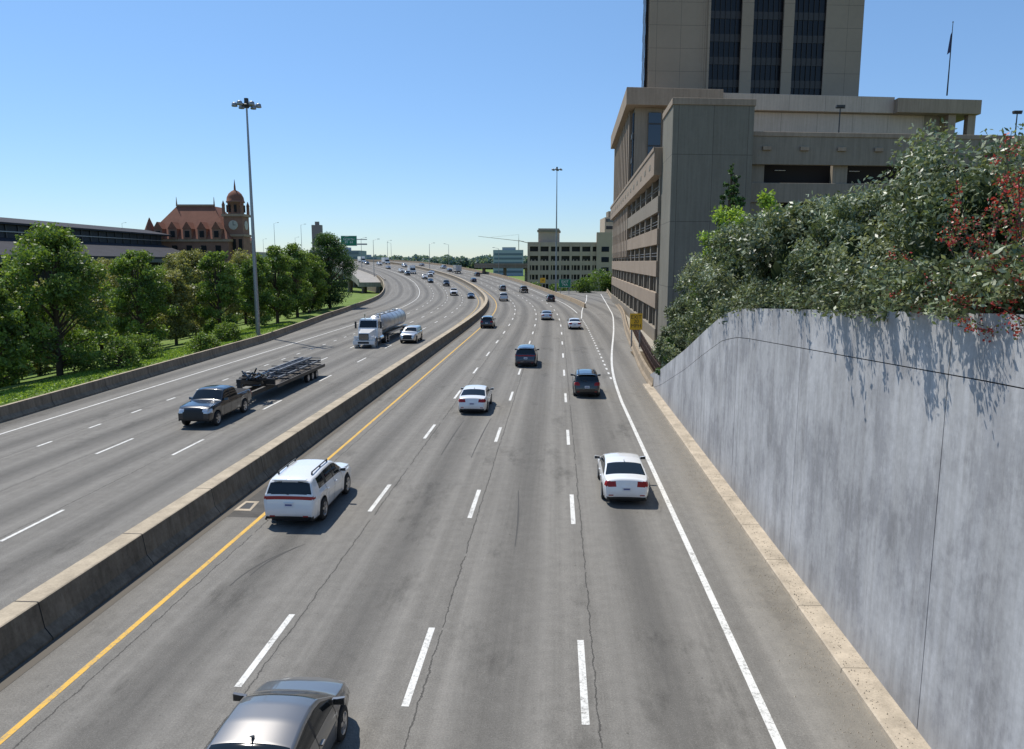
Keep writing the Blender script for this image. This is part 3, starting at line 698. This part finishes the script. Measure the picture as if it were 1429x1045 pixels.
def treemass(name,boxes,mats,n,size,seed):
    rng=np.random.default_rng(seed); P_=[];Mi=[]
    for (x0,x1,y0,y1,z0,z1,m) in boxes:
        nc=max(6,int((x1-x0)/6))
        for j in range(nc):
            cx=rng.uniform(x0,x1);cy=rng.uniform(y0,y1);hh=rng.uniform(.6,1)*(z1-z0);rr=hh*.5
            d=rng.normal(size=(m,3)); d/=np.linalg.norm(d,axis=1)[:,None]
            q=np.array([cx,cy,z0+hh*.5])+d*(rng.uniform(.5,1.15,(m,1)))*np.array([rr*1.1,rr*1.1,hh*.5])
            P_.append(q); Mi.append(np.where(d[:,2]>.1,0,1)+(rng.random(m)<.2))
    q=np.concatenate(P_); leafobj(name,rnd_leaves(q,size,size*.7,rng,.3),np.clip(np.concatenate(Mi),0,2),mats)
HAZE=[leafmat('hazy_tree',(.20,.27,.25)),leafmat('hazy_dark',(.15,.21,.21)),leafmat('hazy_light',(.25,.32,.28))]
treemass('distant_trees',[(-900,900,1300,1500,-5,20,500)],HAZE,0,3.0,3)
treemass('street_trees',[(18,34,225,240,-.5,7,900),(-150,-60,215,235,-5,5,600),(2,24,262,275,-3,3,500)],GREENS,0,.35,5)
treemass('shrub_mass',[(-72,-40,160,200,-5,8,700)],GREENS,0,.3,6)
def bush(name,x,y,z0,z1,r,mats,leaves,size,seed,core=True,flat=1.0):
    rng=np.random.default_rng(seed); b=B(name,(x,y,z0)); h=z1-z0
    for i in range(7):
        a=rng.uniform(0,6.28); b.cyl('stems',(rng.normal()*.15,rng.normal()*.15,-.3),(math.cos(a)*r*.55,math.sin(a)*r*.55,h*rng.uniform(.5,.85)),.06,.015,BARK,6,caps=False)
    nc=int(26+r*16); C=[];Rr=[]
    for i in range(nc):
        f=rng.uniform(.02,1); a=rng.uniform(0,6.283); rr=r*(math.sin(math.pi*min(1,.12+.8*f))**.55)
        q=rr*rng.uniform(.55,1.08); C.append((q*math.cos(a),q*math.sin(a),h*f*.95)); Rr.append(r*rng.uniform(.14,.30))
    C=np.array(C);Rr=np.array(Rr); w=Rr**2/np.sum(Rr**2); idx=rng.choice(nc,leaves,p=w)
    d=rng.normal(size=(leaves,3)); d/=np.linalg.norm(d,axis=1)[:,None]
    pos=C[idx]+d*(Rr[idx]*rng.uniform(.3,1.35,leaves))[:,None]
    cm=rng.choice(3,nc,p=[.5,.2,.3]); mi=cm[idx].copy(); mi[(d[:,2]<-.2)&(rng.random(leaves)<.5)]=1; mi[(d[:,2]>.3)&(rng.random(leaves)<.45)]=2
    if core:
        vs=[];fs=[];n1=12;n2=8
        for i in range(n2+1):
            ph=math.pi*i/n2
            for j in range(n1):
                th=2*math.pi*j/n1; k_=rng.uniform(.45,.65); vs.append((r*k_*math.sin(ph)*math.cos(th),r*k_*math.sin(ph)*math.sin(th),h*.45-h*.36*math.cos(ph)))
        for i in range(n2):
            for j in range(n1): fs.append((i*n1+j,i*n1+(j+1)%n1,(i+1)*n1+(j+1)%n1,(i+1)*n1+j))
        b.add('inner_blob',vs,fs,leafmat('inner_blob_dark',(.03,.045,.018),.9,.05,.0),True)  # solid dark green blob added inside the bush to stop see-through gaps
    root=b.finish(); leafobj('foliage',rnd_leaves(pos,size,size*.42,rng,.2),mi,mats,root)
BU=[(10.9,18.2,12.2,2.3),(12.3,15.2,12.0,2.0),(10.4,22.6,11.0,1.9),(13.2,21.5,11.6,2.4),(10.5,27.0,11.2,2.0),(13.5,27.0,11.7,2.4),(10.9,31.6,11.1,2.1),(11.3,36.0,10.9,2.2),(14.5,33.5,12.0,2.6),(11.6,40.5,10.4,2.2),(11.9,45.0,9.3,2.1),(12.0,49.0,7.9,1.9),(12.0,53.0,5.6,1.5),(15.2,41,11.2,2.6),(15,48,9.5,2.4),(16.5,17.5,11.3,2.2),(17,24,11.5,2.6)]
for i,(x,y,zt_,r) in enumerate(BU):
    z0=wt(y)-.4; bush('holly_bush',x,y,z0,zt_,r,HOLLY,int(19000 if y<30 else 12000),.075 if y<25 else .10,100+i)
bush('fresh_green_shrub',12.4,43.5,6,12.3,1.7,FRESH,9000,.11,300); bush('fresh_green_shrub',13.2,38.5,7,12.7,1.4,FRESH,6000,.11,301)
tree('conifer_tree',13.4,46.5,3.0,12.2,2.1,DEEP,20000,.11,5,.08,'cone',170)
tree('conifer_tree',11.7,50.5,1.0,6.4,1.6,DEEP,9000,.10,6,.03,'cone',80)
tree('conifer_tree',12.2,55.5,0.3,5.6,1.5,DEEP,8000,.10,7,.03,'cone',80)
rng=np.random.default_rng(55); q=[];tw=B('overhanging_branches',(0,0,0))
for i in range(290):
    y=rng.uniform(8,31) if i<150 else rng.uniform(8,20); base=np.array([wp(y,20.0+rng.uniform(0,.3)),y,wt(y)+rng.uniform(.05,.9)])
    ln=rng.uniform(.35,1.4)*(1.0 if y<20 else .8); tip=base+np.array([-ln,rng.normal()*.35,rng.uniform(-.35,.30)])
    tw.cyl('twigs',base,tip,.015,.005,BARK,5,caps=False)
    m=int(100*ln); t=rng.uniform(.1,1,m)[:,None]; q.append(base+(tip-base)*t+rng.normal(size=(m,3))*np.array([.08,.08,.07]))
for i in range(90):
    y=rng.uniform(9,30); c=np.array([wp(y,19.95),y,wt(y)+rng.uniform(.1,.5)]); q.append(c+rng.normal(size=(160,3))*np.array([.25,.3,.2]))
q=np.concatenate(q); root=tw.finish(); leafobj('foliage',rnd_leaves(q,.07,.03,rng,.2),rng.choice(3,len(q),p=[.5,.22,.28]),HOLLY,root)
rng=np.random.default_rng(77); q=[];tw=B('red_berry_shrub')
for i in range(85):
    y=rng.uniform(10.6,14.6); base=np.array([refx(y)+19.9+rng.uniform(0,.7),y,8.0]); tip=base+np.array([rng.uniform(-1.2,.4),rng.normal()*.6,rng.uniform(.1,2.1) if i<76 else rng.uniform(2.4,3.9)])
    tw.cyl('twigs',base,tip,.018,.005,BARK,5,caps=False)
    for k_ in range(6):
        p=base+(tip-base)*rng.uniform(.3,1)+rng.normal(size=3)*.08; q.append(p+rng.normal(size=(24,3))*.06)
q=np.concatenate(q); root=tw.finish(); leafobj('berries',rnd_leaves(q,.026,.020,rng),rng.choice(3,len(q),p=[.5,.2,.3]),REDL,root)
rng=np.random.default_rng(9); N=26000; yy=rng.uniform(35,110,N); oo=rng.uniform(.6,9,N)
pp=np.array([[refx(a)+leftoff(a)-.6-o,a,0] for a,o in zip(yy,oo)]); pp[:,2]=[gz(x,y)+.08 if (refx(y)+leftoff(y)-x)>2.6 else .1 for x,y in pp[:,:2]]
leafobj('verge_grass',rnd_leaves(pp,.14,.05,rng,-.2),rng.choice(3,N),FRESH)
# ------------------------------------------------------------------ garage building (skewed frame)
gb=B('parking_garage'); gb.F=lambda u,v,z:(16+u+v*.078,77+u*.09+v,z)
gb.box('stair_tower',0,8.3,0,8,0,25,BLDG); gb.box('stair_tower',-.12,8.42,-.12,8.12,24.6,25.25,BLD)
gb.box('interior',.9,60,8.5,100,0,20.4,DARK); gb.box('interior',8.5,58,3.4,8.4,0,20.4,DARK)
gb.box('roof_deck',.4,60,8.3,100,20.4,20.6,BLD)
bands=[(18.7,21.7),(14.7,16.5),(11.1,12.9),(7.5,9.3),(3.9,5.7)]
for i,(a,c) in enumerate(bands):
    mt=BLD if i!=1 else BLDP
    gb.box('parapets_side',-.35 if i else -.9,.1,8.15,100,a,c,mt)
    if i==0:
        gb.box('parapets_side',-1.0,-.9,8.15,100,21.3,21.75,BLD)
        for v in np.arange(12,98,5.6): gb.box('scuppers',-.93,-.89,v,v+1.6,19.7,20.3,BLDG)
for z in (17.9,14.0,10.4): 
    for dz in (0,.35): gb.box('rail_cables',-.1,-.06,8.2,100,z-.6+dz,z-.55+dz,STEEL)
for v in np.arange(8.2,100,7.6):
    gb.box('columns_side',-.2,.6,v,v+.9,0,20,BLDP)
    for k_ in range(1,3): gb.box('columns_side',.0,.5,v+2.5*k_,v+2.5*k_+.35,0,7.5,BLDP)
gb.box('base_wall',-.3,.2,8.2,100,0,1.6,BLDP)
fb=[(19.1,22.3,1.2),(15.3,17.3,1.5),(11.7,13.6,1.5),(8.1,10.0,1.5),(4.5,6.4,1.5)]
for a,c,v in fb: gb.box('parapets_front',8.45,60,v,v+.5,a,c,BLDP)
gb.box('parapets_front',8.45,60,1.1,1.2,21.9,22.35,BLD)
for u in np.arange(8.45,60,9.0): gb.box('columns_front',u,u+1.6,1.75,2.6,0,19.2,BLDP)
for u in np.arange(9.6,58,4.0): gb.box('scuppers_front',u,u+.9,.95,1.21,20.5,20.9,BLD)
for u in (11.5,19.7): gb.box('ceiling_lamps',u,u+1.2,3.0,3.2,18.7,18.76,plain('lamp_cover',(.6,.6,.55),.4))
gb.finish(.03)
WG=plain('office_glass',(.015,.022,.035),.06,0,0,.8); WGD=plain('tower_glass',(.010,.011,.014),.25,0,0,.3)
pb=B('office_podium'); pb.F=lambda u,v,z:(18.4+u+v*.078,125+u*.11+v,z)
pb.box('roof_slab',0,16,0,48,34.2,36.9,BLD); pb.box('roof_slab',16,46,1.0,40,34.0,36.6,PODL); pb.box('roof_slab',46,61,-.4,36,33.9,36.2,BLD)
pb.box('upper_walls',1.6,55,2.2,46,10,34.2,BLDP)
pb.box('upper_walls',6.3,52,2.0,2.2,22,33.9,PODL)
for v in np.arange(2.6,46,4.2):
    pb.box('windows_side',1.3,1.6,v,v+2.6,18,33.4,WG); pb.box('fins',.9,1.7,v+2.6,v+4.2,10,34.2,BLD)
for z in (21.5,25.4,29.3): pb.box('spandrels',1.25,1.58,2.4,46,z,z+.9,DSTEEL)
pb.box('windows_front',3.9,6.0,1.85,2.05,20,33.4,WG)
for z in (24,28,31.5): pb.box('windows_front',3.9,6.0,1.80,1.86,z,z+.25,DSTEEL)
for u in (55.6,59.2): pb.box('portico_columns',u,u+1.4,.4,1.8,22,33.9,BLD)
pb.box('portico_back',55,60,8,30,22,33.9,BLD)
pb.finish(.04)
tb=B('office_tower'); tb.F=lambda u,v,z:(23.4+u+v*.15,140+u*.06+v,z)
tb.box('core',.8,39.8,.9,34,36,96,TOWC)
tb.box('corner_strip',.3,1.2,1.2,30,36,96,WGD)
for z in np.arange(36.5,96,3.9): tb.box('corner_spandrels',.25,.32,1.2,30,z,z+1.2,DSTEEL)
tb.box('panels',1.0,9.4,-.2,1.0,36,96,TOWC)
for i in range(6):
    u=9.4+i*.42; tb.box('curved_panel',u,u+.42,-.15-.02*i*i,1,36,96,TOWC)
tb.box('panels',17.6,19.7,-.6,.6,36,96,TOWC); tb.box('panels',25.2,27.1,-.6,.6,36,96,TOWC); tb.box('panels',33.0,39.9,-.2,1,36,96,TOWC)
for u0,u1 in ((11.9,17.6),(19.7,25.2),(27.1,33.0)):
    tb.box('window_strips',u0,u1,.3,.5,36,96,WGD)
    for z in np.arange(36.5,96,3.9): tb.box('spandrels',u0,u1,.2,.3,z,z+1.3,plain('spandrel_dark',(.03,.025,.022),.45))
    for u in np.arange(u0+.9,u1-.3,.95): tb.box('mullions',u-.05,u+.05,.1,.3,36,96,plain('bronze_mullion',(.03,.026,.023),.5,.3))
tb.finish()
fp=B('flagpole'); fp.cyl('pole',(71.5,128,36.2),(71.5,128,47.5),.12,.05,DSTEEL,8); fp.lathe('finial',(71.5,128,47.6),[(.01,-.15),(.15,0),(.01,.15)],STEEL,8)
fp.add('flag',[(71.5,128,46.2),(71.2,127.9,45.6),(71.0,128.1,42.6),(71.5,128,43)],[(0,1,2,3)],plain('flag_cloth',(.05,.06,.14),.8)); fp.finish()
for (x,y,z,h) in ((35.5,84,21.5,4.2),(56,86,21.5,4.0)):
    l=B('roof_lamp_post',(x,y,z)); l.cyl('pole',(0,0,0),(0,0,h),.08,.06,DSTEEL,8); l.box('head',-.45,.45,-.2,.2,h,h+.22,DSTEEL); l.box('arm',-.5,.5,-.05,.05,h-.12,h,DSTEEL); l.finish()
fg=B('distant_parking_garage'); fg.F=lambda u,v,z:(6+u+v*.1,292+u*.12+v,z)
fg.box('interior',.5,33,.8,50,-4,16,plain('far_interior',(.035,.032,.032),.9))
for a in (15.0,11.4,7.8,4.2,.6,-3): fg.box('floors',0,33.6,0,51,a,a+1.7,FARG)
for u in np.arange(0,33.6,4.1): fg.box('columns',u,u+.9,-.1,.9,-4,16.5,FARG)
for u in np.arange(0,33,1.37): fg.box('mullion_columns',u,u+.35,.1,.6,-4,10,FARG)
fg.box('stair_head',4,12,2,12,15,22,FARG); fg.box('stair_head',3.6,12.4,1.6,12.4,20.6,21.4,BLDP)
fg.box('stair_head',27,34,-.6,10,-4,20.5,FARG)
for z in (1,5,9,13): fg.box('stair_windows',29,32,-.65,-.55,z,z+2,WG)
fg.finish()
hb=B('high_rise_block'); hb.F=lambda u,v,z:(44+u,360+v,z)
hb.box('walls',0,11,0,20,-4,30,FARG)
for z in np.arange(4,29,3.4): hb.box('windows',.6,10.4,-.1,.05,z,z+1.5,WG)
hb.box('roof_plant',2,8,3,12,30,33,BLDP); hb.finish()
def block(name,px,w,Y0,z1,mat,rows=True,zb=-5):
    b=B(name); x=px*Y0; b.box('walls',x-w/2,x+w/2,Y0,Y0+w*.7,zb,z1,mat); b.box('roof_plant',x-w*.2,x+w*.25,Y0+2,Y0+w*.4,z1,z1+2.5,mat)
    if rows:
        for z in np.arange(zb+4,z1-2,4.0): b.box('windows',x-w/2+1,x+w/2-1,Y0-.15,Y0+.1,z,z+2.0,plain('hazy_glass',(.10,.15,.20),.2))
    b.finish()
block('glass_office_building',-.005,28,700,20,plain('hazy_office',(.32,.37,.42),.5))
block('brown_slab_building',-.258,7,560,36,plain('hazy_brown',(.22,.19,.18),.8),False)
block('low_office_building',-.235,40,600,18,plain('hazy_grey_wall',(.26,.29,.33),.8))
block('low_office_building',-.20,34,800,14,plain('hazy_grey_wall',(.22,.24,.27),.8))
block('warehouse_building',.13,60,420,12,FARG)
cr=B('tower_crane'); CY=plain('crane_yellow',(.60,.50,.42),.6)
cr.cyl('mast',(8,900,0),(8,900,34),.6,.6,CY,4); cr.cyl('jib',(14,900,33),(-40,900,39),.5,.3,CY,4); cr.cyl('counter_jib',(8,900,34),(20,900,31),.6,.6,CY,4); cr.cyl('tie',(8,900,41),(-25,900,38),.12,.12,CY,4); cr.cyl('apex',(8,900,34),(8,900,41),.4,.15,CY,4); cr.finish()
ov=B('overpass_bridge'); ov.F=lambda u,v,z:(-12+u,318-u*.4+v,z)
ov.box('deck',-4,22,0,9,6.6,7.7,BLDP); ov.box('parapet',-4,22,-.2,.1,7.7,8.5,BLDP)
for u in (0,9,18): ov.cyl('piers',(u,4,-5),(u,4,6.6),.7,.7,BLDP,10)
ov.finish()
# ------------------------------------------------------------------ train shed + station
SL=concrete('slate_roof',(.040,.040,.048),.25,.3,False); BRK=concrete('station_brick',(.27,.15,.11),.2,.4,False); RT=concrete('terracotta_roof',(.23,.105,.07),.2,.4,False)
STN=concrete('sandstone_trim',(.36,.26,.19),.15,.4,False)
ts=B('train_shed')
def prism(b,part,prof,y0,y1,mat):
    n=len(prof); v=[(x,y0,z) for x,z in prof]+[(x,y1,z) for x,z in prof]
    b.add(part,v,[(i,(i+1)%n,n+(i+1)%n,n+i) for i in range(n)]+[tuple(range(n))[::-1],tuple(range(n,2*n))],mat)
prism(ts,'lower_roof',[(-96,9.9),(-96,10.5),(-107,14.2),(-121,14.2),(-132,10.5),(-132,9.9)],60,232,SL)
prism(ts,'monitor_roof',[(-106,17.0),(-106,17.4),(-114,19.0),(-122,17.4),(-122,17.0)],60,236,SL)
ts.box('monitor_wall',-121,-107,61,231,14,17.1,plain('monitor_glazing',(.025,.03,.038),.6,0,0,.3))
for y in np.arange(60,232,4): ts.box('monitor_mullions',-107,-106.8,y,y+.3,14.2,17.1,DSTEEL)
ts.box('monitor_rail',-106.9,-106.7,60,232,15.4,15.6,STEEL)
ts.box('walls',-131,-98,62,230,-5,10.0,DARK)
for y in np.arange(62,230,6): ts.cyl('posts',(-96.8,y,-5),(-96.8,y,10.0),.22,.22,DSTEEL,6)
ts.box('eave_beam',-96.3,-95.9,60,232,9.0,9.9,plain('green_steel',(.07,.08,.075),.6))
ts.finish()
st=B('train_station')
def hip(b,part,x0,x1,y0,y1,z0,z1,inx,iny,mat): b.hexa(part,[(x0,y0,z0),(x1,y0,z0),(x1,y1,z0),(x0,y1,z0)],[(x0+inx,y0+iny,z1),(x1-inx,y0+iny,z1),(x1-inx,y1-iny,z1),(x0+inx,y1-iny,z1)],mat)
st.box('walls',-116,-90,240,262,-5,15.5,BRK); st.box('cornice',-116.5,-89.5,239.5,262.5,15.5,16.3,STN)
hip(st,'roof',-116.6,-89.4,239.4,262.6,16.3,27,7.5,8.5,RT); st.box('roof_cresting',-109.0,-97,247.6,248,27,27.6,STN)
for x in (-109.1,-96.9): st.cyl('finials',(x,248,27),(x,248,30),.3,.05,STN,6)
for x in np.arange(-113,-91,4.6):
    st.box('dormers',x,x+2.6,239.2,243,16.3,19.4,BRK); st.hexa('dormer_roofs',[(x-.2,239,19.4),(x+2.8,239,19.4),(x+2.8,245,19.4),(x-.2,245,19.4)],[(x+1.2,239,21.6),(x+1.4,239,21.6),(x+1.4,245,21.6),(x+1.2,245,21.6)],RT)
    st.box('windows',x+.6,x+2,239.1,239.3,16.8,18.8,DARK)
    for z in (2,7,11.5): st.box('windows',x+.5,x+2.2,239.9,240.05,z,z+2.8,DARK)
st.cyl('corner_turret',(-115,241,-5),(-115,241,18),1.8,1.8,BRK,12); st.cyl('turret_roof',(-115,241,18),(-115,241,23),2.1,.1,RT,12)
cx,cy=-89.2,246
st.box('clock_tower',cx-3,cx+3,cy-3,cy+3,-5,23.5,BRK); st.box('tower_cornice',cx-3.4,cx+3.4,cy-3.4,cy+3.4,17.2,17.9,STN); st.box('tower_cornice',cx-3.5,cx+3.5,cy-3.5,cy+3.5,23.5,24.3,STN)
for u in (-2,0,2): st.box('tower_arches',cx+u-.55,cx+u+.55,cy-3.06,cy-2.95,12.5,16.4,DARK)
for z in (3,8): st.box('tower_arches',cx-.6,cx+.6,cy-3.06,cy-2.95,z,z+3,DARK)
for px,py,ax in ((cx,cy-3.05,'y'),(cx+3.05,cy,'x')):
    st.lathe('clock_face',(px,py,20.8),[(1.5,0),(1.45,-.1 if ax=='y' else .1),(.01,-.1 if ax=='y' else .1)],plain('clock_face',(.45,.42,.35),.5),24,ax,False)
st.box('clock_hands',cx-.07,cx+.07,cy-3.22,cy-3.17,20.8,22,DARK); st.box('clock_hands',cx,cx+.8,cy-3.22,cy-3.17,20.75,20.88,DARK)
for sx in (-2.9,2.9):
    for sy in (-2.9,2.9): st.cyl('pinnacles',(cx+sx,cy+sy,23.5),(cx+sx,cy+sy,27),.55,.5,BRK,8); st.cyl('pinnacles',(cx+sx,cy+sy,27),(cx+sx,cy+sy,28.5),.6,.05,RT,8)
st.lathe('lantern',(cx,cy,24.3),[(2.5,0),(2.5,3.6),(2.9,3.7),(2.9,4.1),(2.75,4.2),(2.6,5.3),(2.0,6.5),(1.1,7.3),(.35,7.7),(.3,8.6),(.05,11)],None,16,mats=[BRK,RT],mi=[0,0,0,0,1,1,1,1,1,1])
for i in range(8):
    a=i*math.pi/4+.3; st.box('lantern_openings',cx+2.46*math.cos(a)-.35,cx+2.46*math.cos(a)+.35,cy+2.46*math.sin(a)-.35,cy+2.46*math.sin(a)+.35,24.9,27.2,DARK)
st.finish()
# ------------------------------------------------------------------ poles & signs
def mast(x,y,z,h,r=.28):
    b=B('high_mast_light',(x,y,z)); b.cyl('base',(0,0,0),(0,0,.6),.5,.4,KERB,12); b.cyl('pole',(0,0,.5),(0,0,h),r,.10,STEEL,12)
    b.lathe('ring',(0,0,h-.4),[(.55,0),(.6,.1),(.55,.2),(.5,.1),(.55,0)],DSTEEL,12); b.cyl('head',(0,0,h-.6),(0,0,h+.5),.3,.25,DSTEEL,10)
    for i in range(6):
        a=i*math.pi/3+.25; c,s_=math.cos(a),math.sin(a); b.cyl('arms',(0,0,h-.25),(c*1.2,s_*1.2,h-.2),.05,.05,DSTEEL,6)
        b.lathe('floodlights',(c*1.35,s_*1.35,h-.45),[(.05,.45),(.3,.35),(.36,.0),(.33,-.05),(.01,-.05)],STEEL,10)
    b.finish()
mast(-31.6,92.5,-.3,28.2); mast(13.6,232,-1,38,.32)
def lamp(x,y,z,h,d=1):
    b=B('street_lamp',(x,y,z)); b.cyl('pole',(0,0,0),(0,0,h),.14,.07,STEEL,8); b.cyl('arm',(0,0,h-.1),(1.8*d,0,h+.4),.05,.04,STEEL,6); b.box('luminaire',min(1.6*d,2.5*d),max(1.6*d,2.5*d),-.15,.15,h+.3,h+.48,STEEL); b.finish()
for s_,o,h,d in ((300,-29.6,14,1),(345,-29.8,14,1),(390,-30,14,1),(440,-30,14,1),(500,-30,14,1),(560,-30,14,1),(340,-.5,12,1),(420,-.5,12,1),(300,20,11,-1),(380,20,11,-1),(470,20,11,-1)):
    p=P(s_,o); lamp(p[0],p[1],p[2],h,d)
for i in (30,36,42,48,54): lamp(rp[i][0],rp[i][1]+4.6,rp[i][2],16)
GRN=plain('sign_green',(.01,.20,.11),.5); YEL=plain('sign_yellow',(.75,.42,.02),.5); SW=plain('sign_white',(.75,.75,.75),.5)
def text(parent,txt,loc,size,mat,nm='lettering'):
    c=bpy.data.curves.new(nm,'FONT'); c.body=txt; c.size=size; c.align_x='CENTER'; c.align_y='CENTER'; c.extrude=.004; c.space_line=.85
    o=bpy.data.objects.new(nm,c); scene.collection.objects.link(o); o.rotation_euler=(math.pi/2,0,0); o.location=loc; c.materials.append(mat); o.parent=parent
def sign(name,x,y,z,w,h,post,mat,txt,tm,sz,posts=1,rot=0):
    b=B(name,(x,y,z),rot); b.box('border',-w/2-.04,w/2+.04,-.02,.01,post,post+h,SW if mat==GRN else mat); b.box('panel',-w/2+.03,w/2-.03,-.028,-.02,post+.05,post+h-.05,mat)
    if posts==1: b.box('post',-.05,.05,.012,.11,0,post+h*.9,STEEL)
    else:
        for q_ in (-w*.35,w*.35): b.box('post',q_-.07,q_+.07,.012,.15,0,post+h*.9,STEEL)
    r=b.finish(); text(r,txt,(0,-.035,post+h/2),sz,tm)
sign('exit_speed_sign',13.25,79.5,0,1.25,1.75,2.0,YEL,'EXIT\n20\nMPH',PLAST,.55,2)
sign('green_exit_sign',P(215,22.5)[0]+1.5,214,-.3,3.4,2.4,2.2,GRN,'EXIT\n74A',SW,1.0,2)
sign('yellow_warning_sign',P(232,20.8)[0],P(232,20.8)[1],0,1.6,1.6,2.6,YEL,'50',PLAST,.8,1)
gs=B('overhead_sign_gantry'); p=P(400,-31)
gs.cyl('post',(p[0],p[1],0),(p[0],p[1],21),.3,.25,STEEL,10); gs.box('truss',p[0],p[0]+14,p[1]-.2,p[1]+.2,17.5,18.2,STEEL); gs.box('truss',p[0],p[0]+14,p[1]-.2,p[1]+.2,20,20.4,STEEL)
gs.box('border',p[0]+1,p[0]+9,p[1]-.4,p[1]-.25,17,22,SW); gs.box('green_panel',p[0]+1.15,p[0]+8.85,p[1]-.46,p[1]-.4,17.15,21.85,GRN)
r=gs.finish(); text(r,'NORTH\n95  64',(p[0]+5,p[1]-.5,19.5),1.6,SW)
# ------------------------------------------------------------------ camera, light, sky
cam=bpy.data.cameras.new('camera'); co=bpy.data.objects.new('camera',cam); scene.collection.objects.link(co); scene.camera=co
cam.sensor_width=36; cam.sensor_fit='HORIZONTAL'; cam.lens=1040/1429*36; cam.clip_end=20000; cam.clip_start=.1
co.location=(0,0,9.2); co.rotation_euler=(math.radians(90-8.61),0,0)
sd=Vector((-.33,.38,.865)).normalized()
sun=bpy.data.lights.new('sun','SUN'); sun.energy=5.0; sun.angle=math.radians(.5); sun.color=(1,.955,.88)
so=bpy.data.objects.new('sun',sun); scene.collection.objects.link(so); so.rotation_euler=(-sd).to_track_quat('-Z','Y').to_euler()
w=bpy.data.worlds.new('World'); scene.world=w; w.use_nodes=True; nt=w.node_tree
sky=nt.nodes.new('ShaderNodeTexSky'); sky.sky_type='NISHITA'; sky.sun_disc=False; sky.sun_elevation=math.asin(sd.z); sky.sun_rotation=math.atan2(sd.x,sd.y)
sky.air_density=1.0; sky.dust_density=.0; sky.ozone_density=3.0
bg=nt.nodes['Background']
tc=nt.nodes.new('ShaderNodeTexCoord'); sp=nt.nodes.new('ShaderNodeSeparateXYZ'); nt.links.new(tc.outputs['Generated'],sp.inputs[0])
tint=ramp(nt,sp.outputs[2],[(0.0,(.62,.72,.90)),(.10,(.70,.82,1.0)),(.40,(.92,1.06,1.12))])
nt.links.new(mixc(nt,1,sky.outputs[0],tint,'MULTIPLY'),bg.inputs[0]); bg.inputs[1].default_value=.13
scene.view_settings.view_transform='Standard'; scene.view_settings.look='None'; scene.view_settings.exposure=0
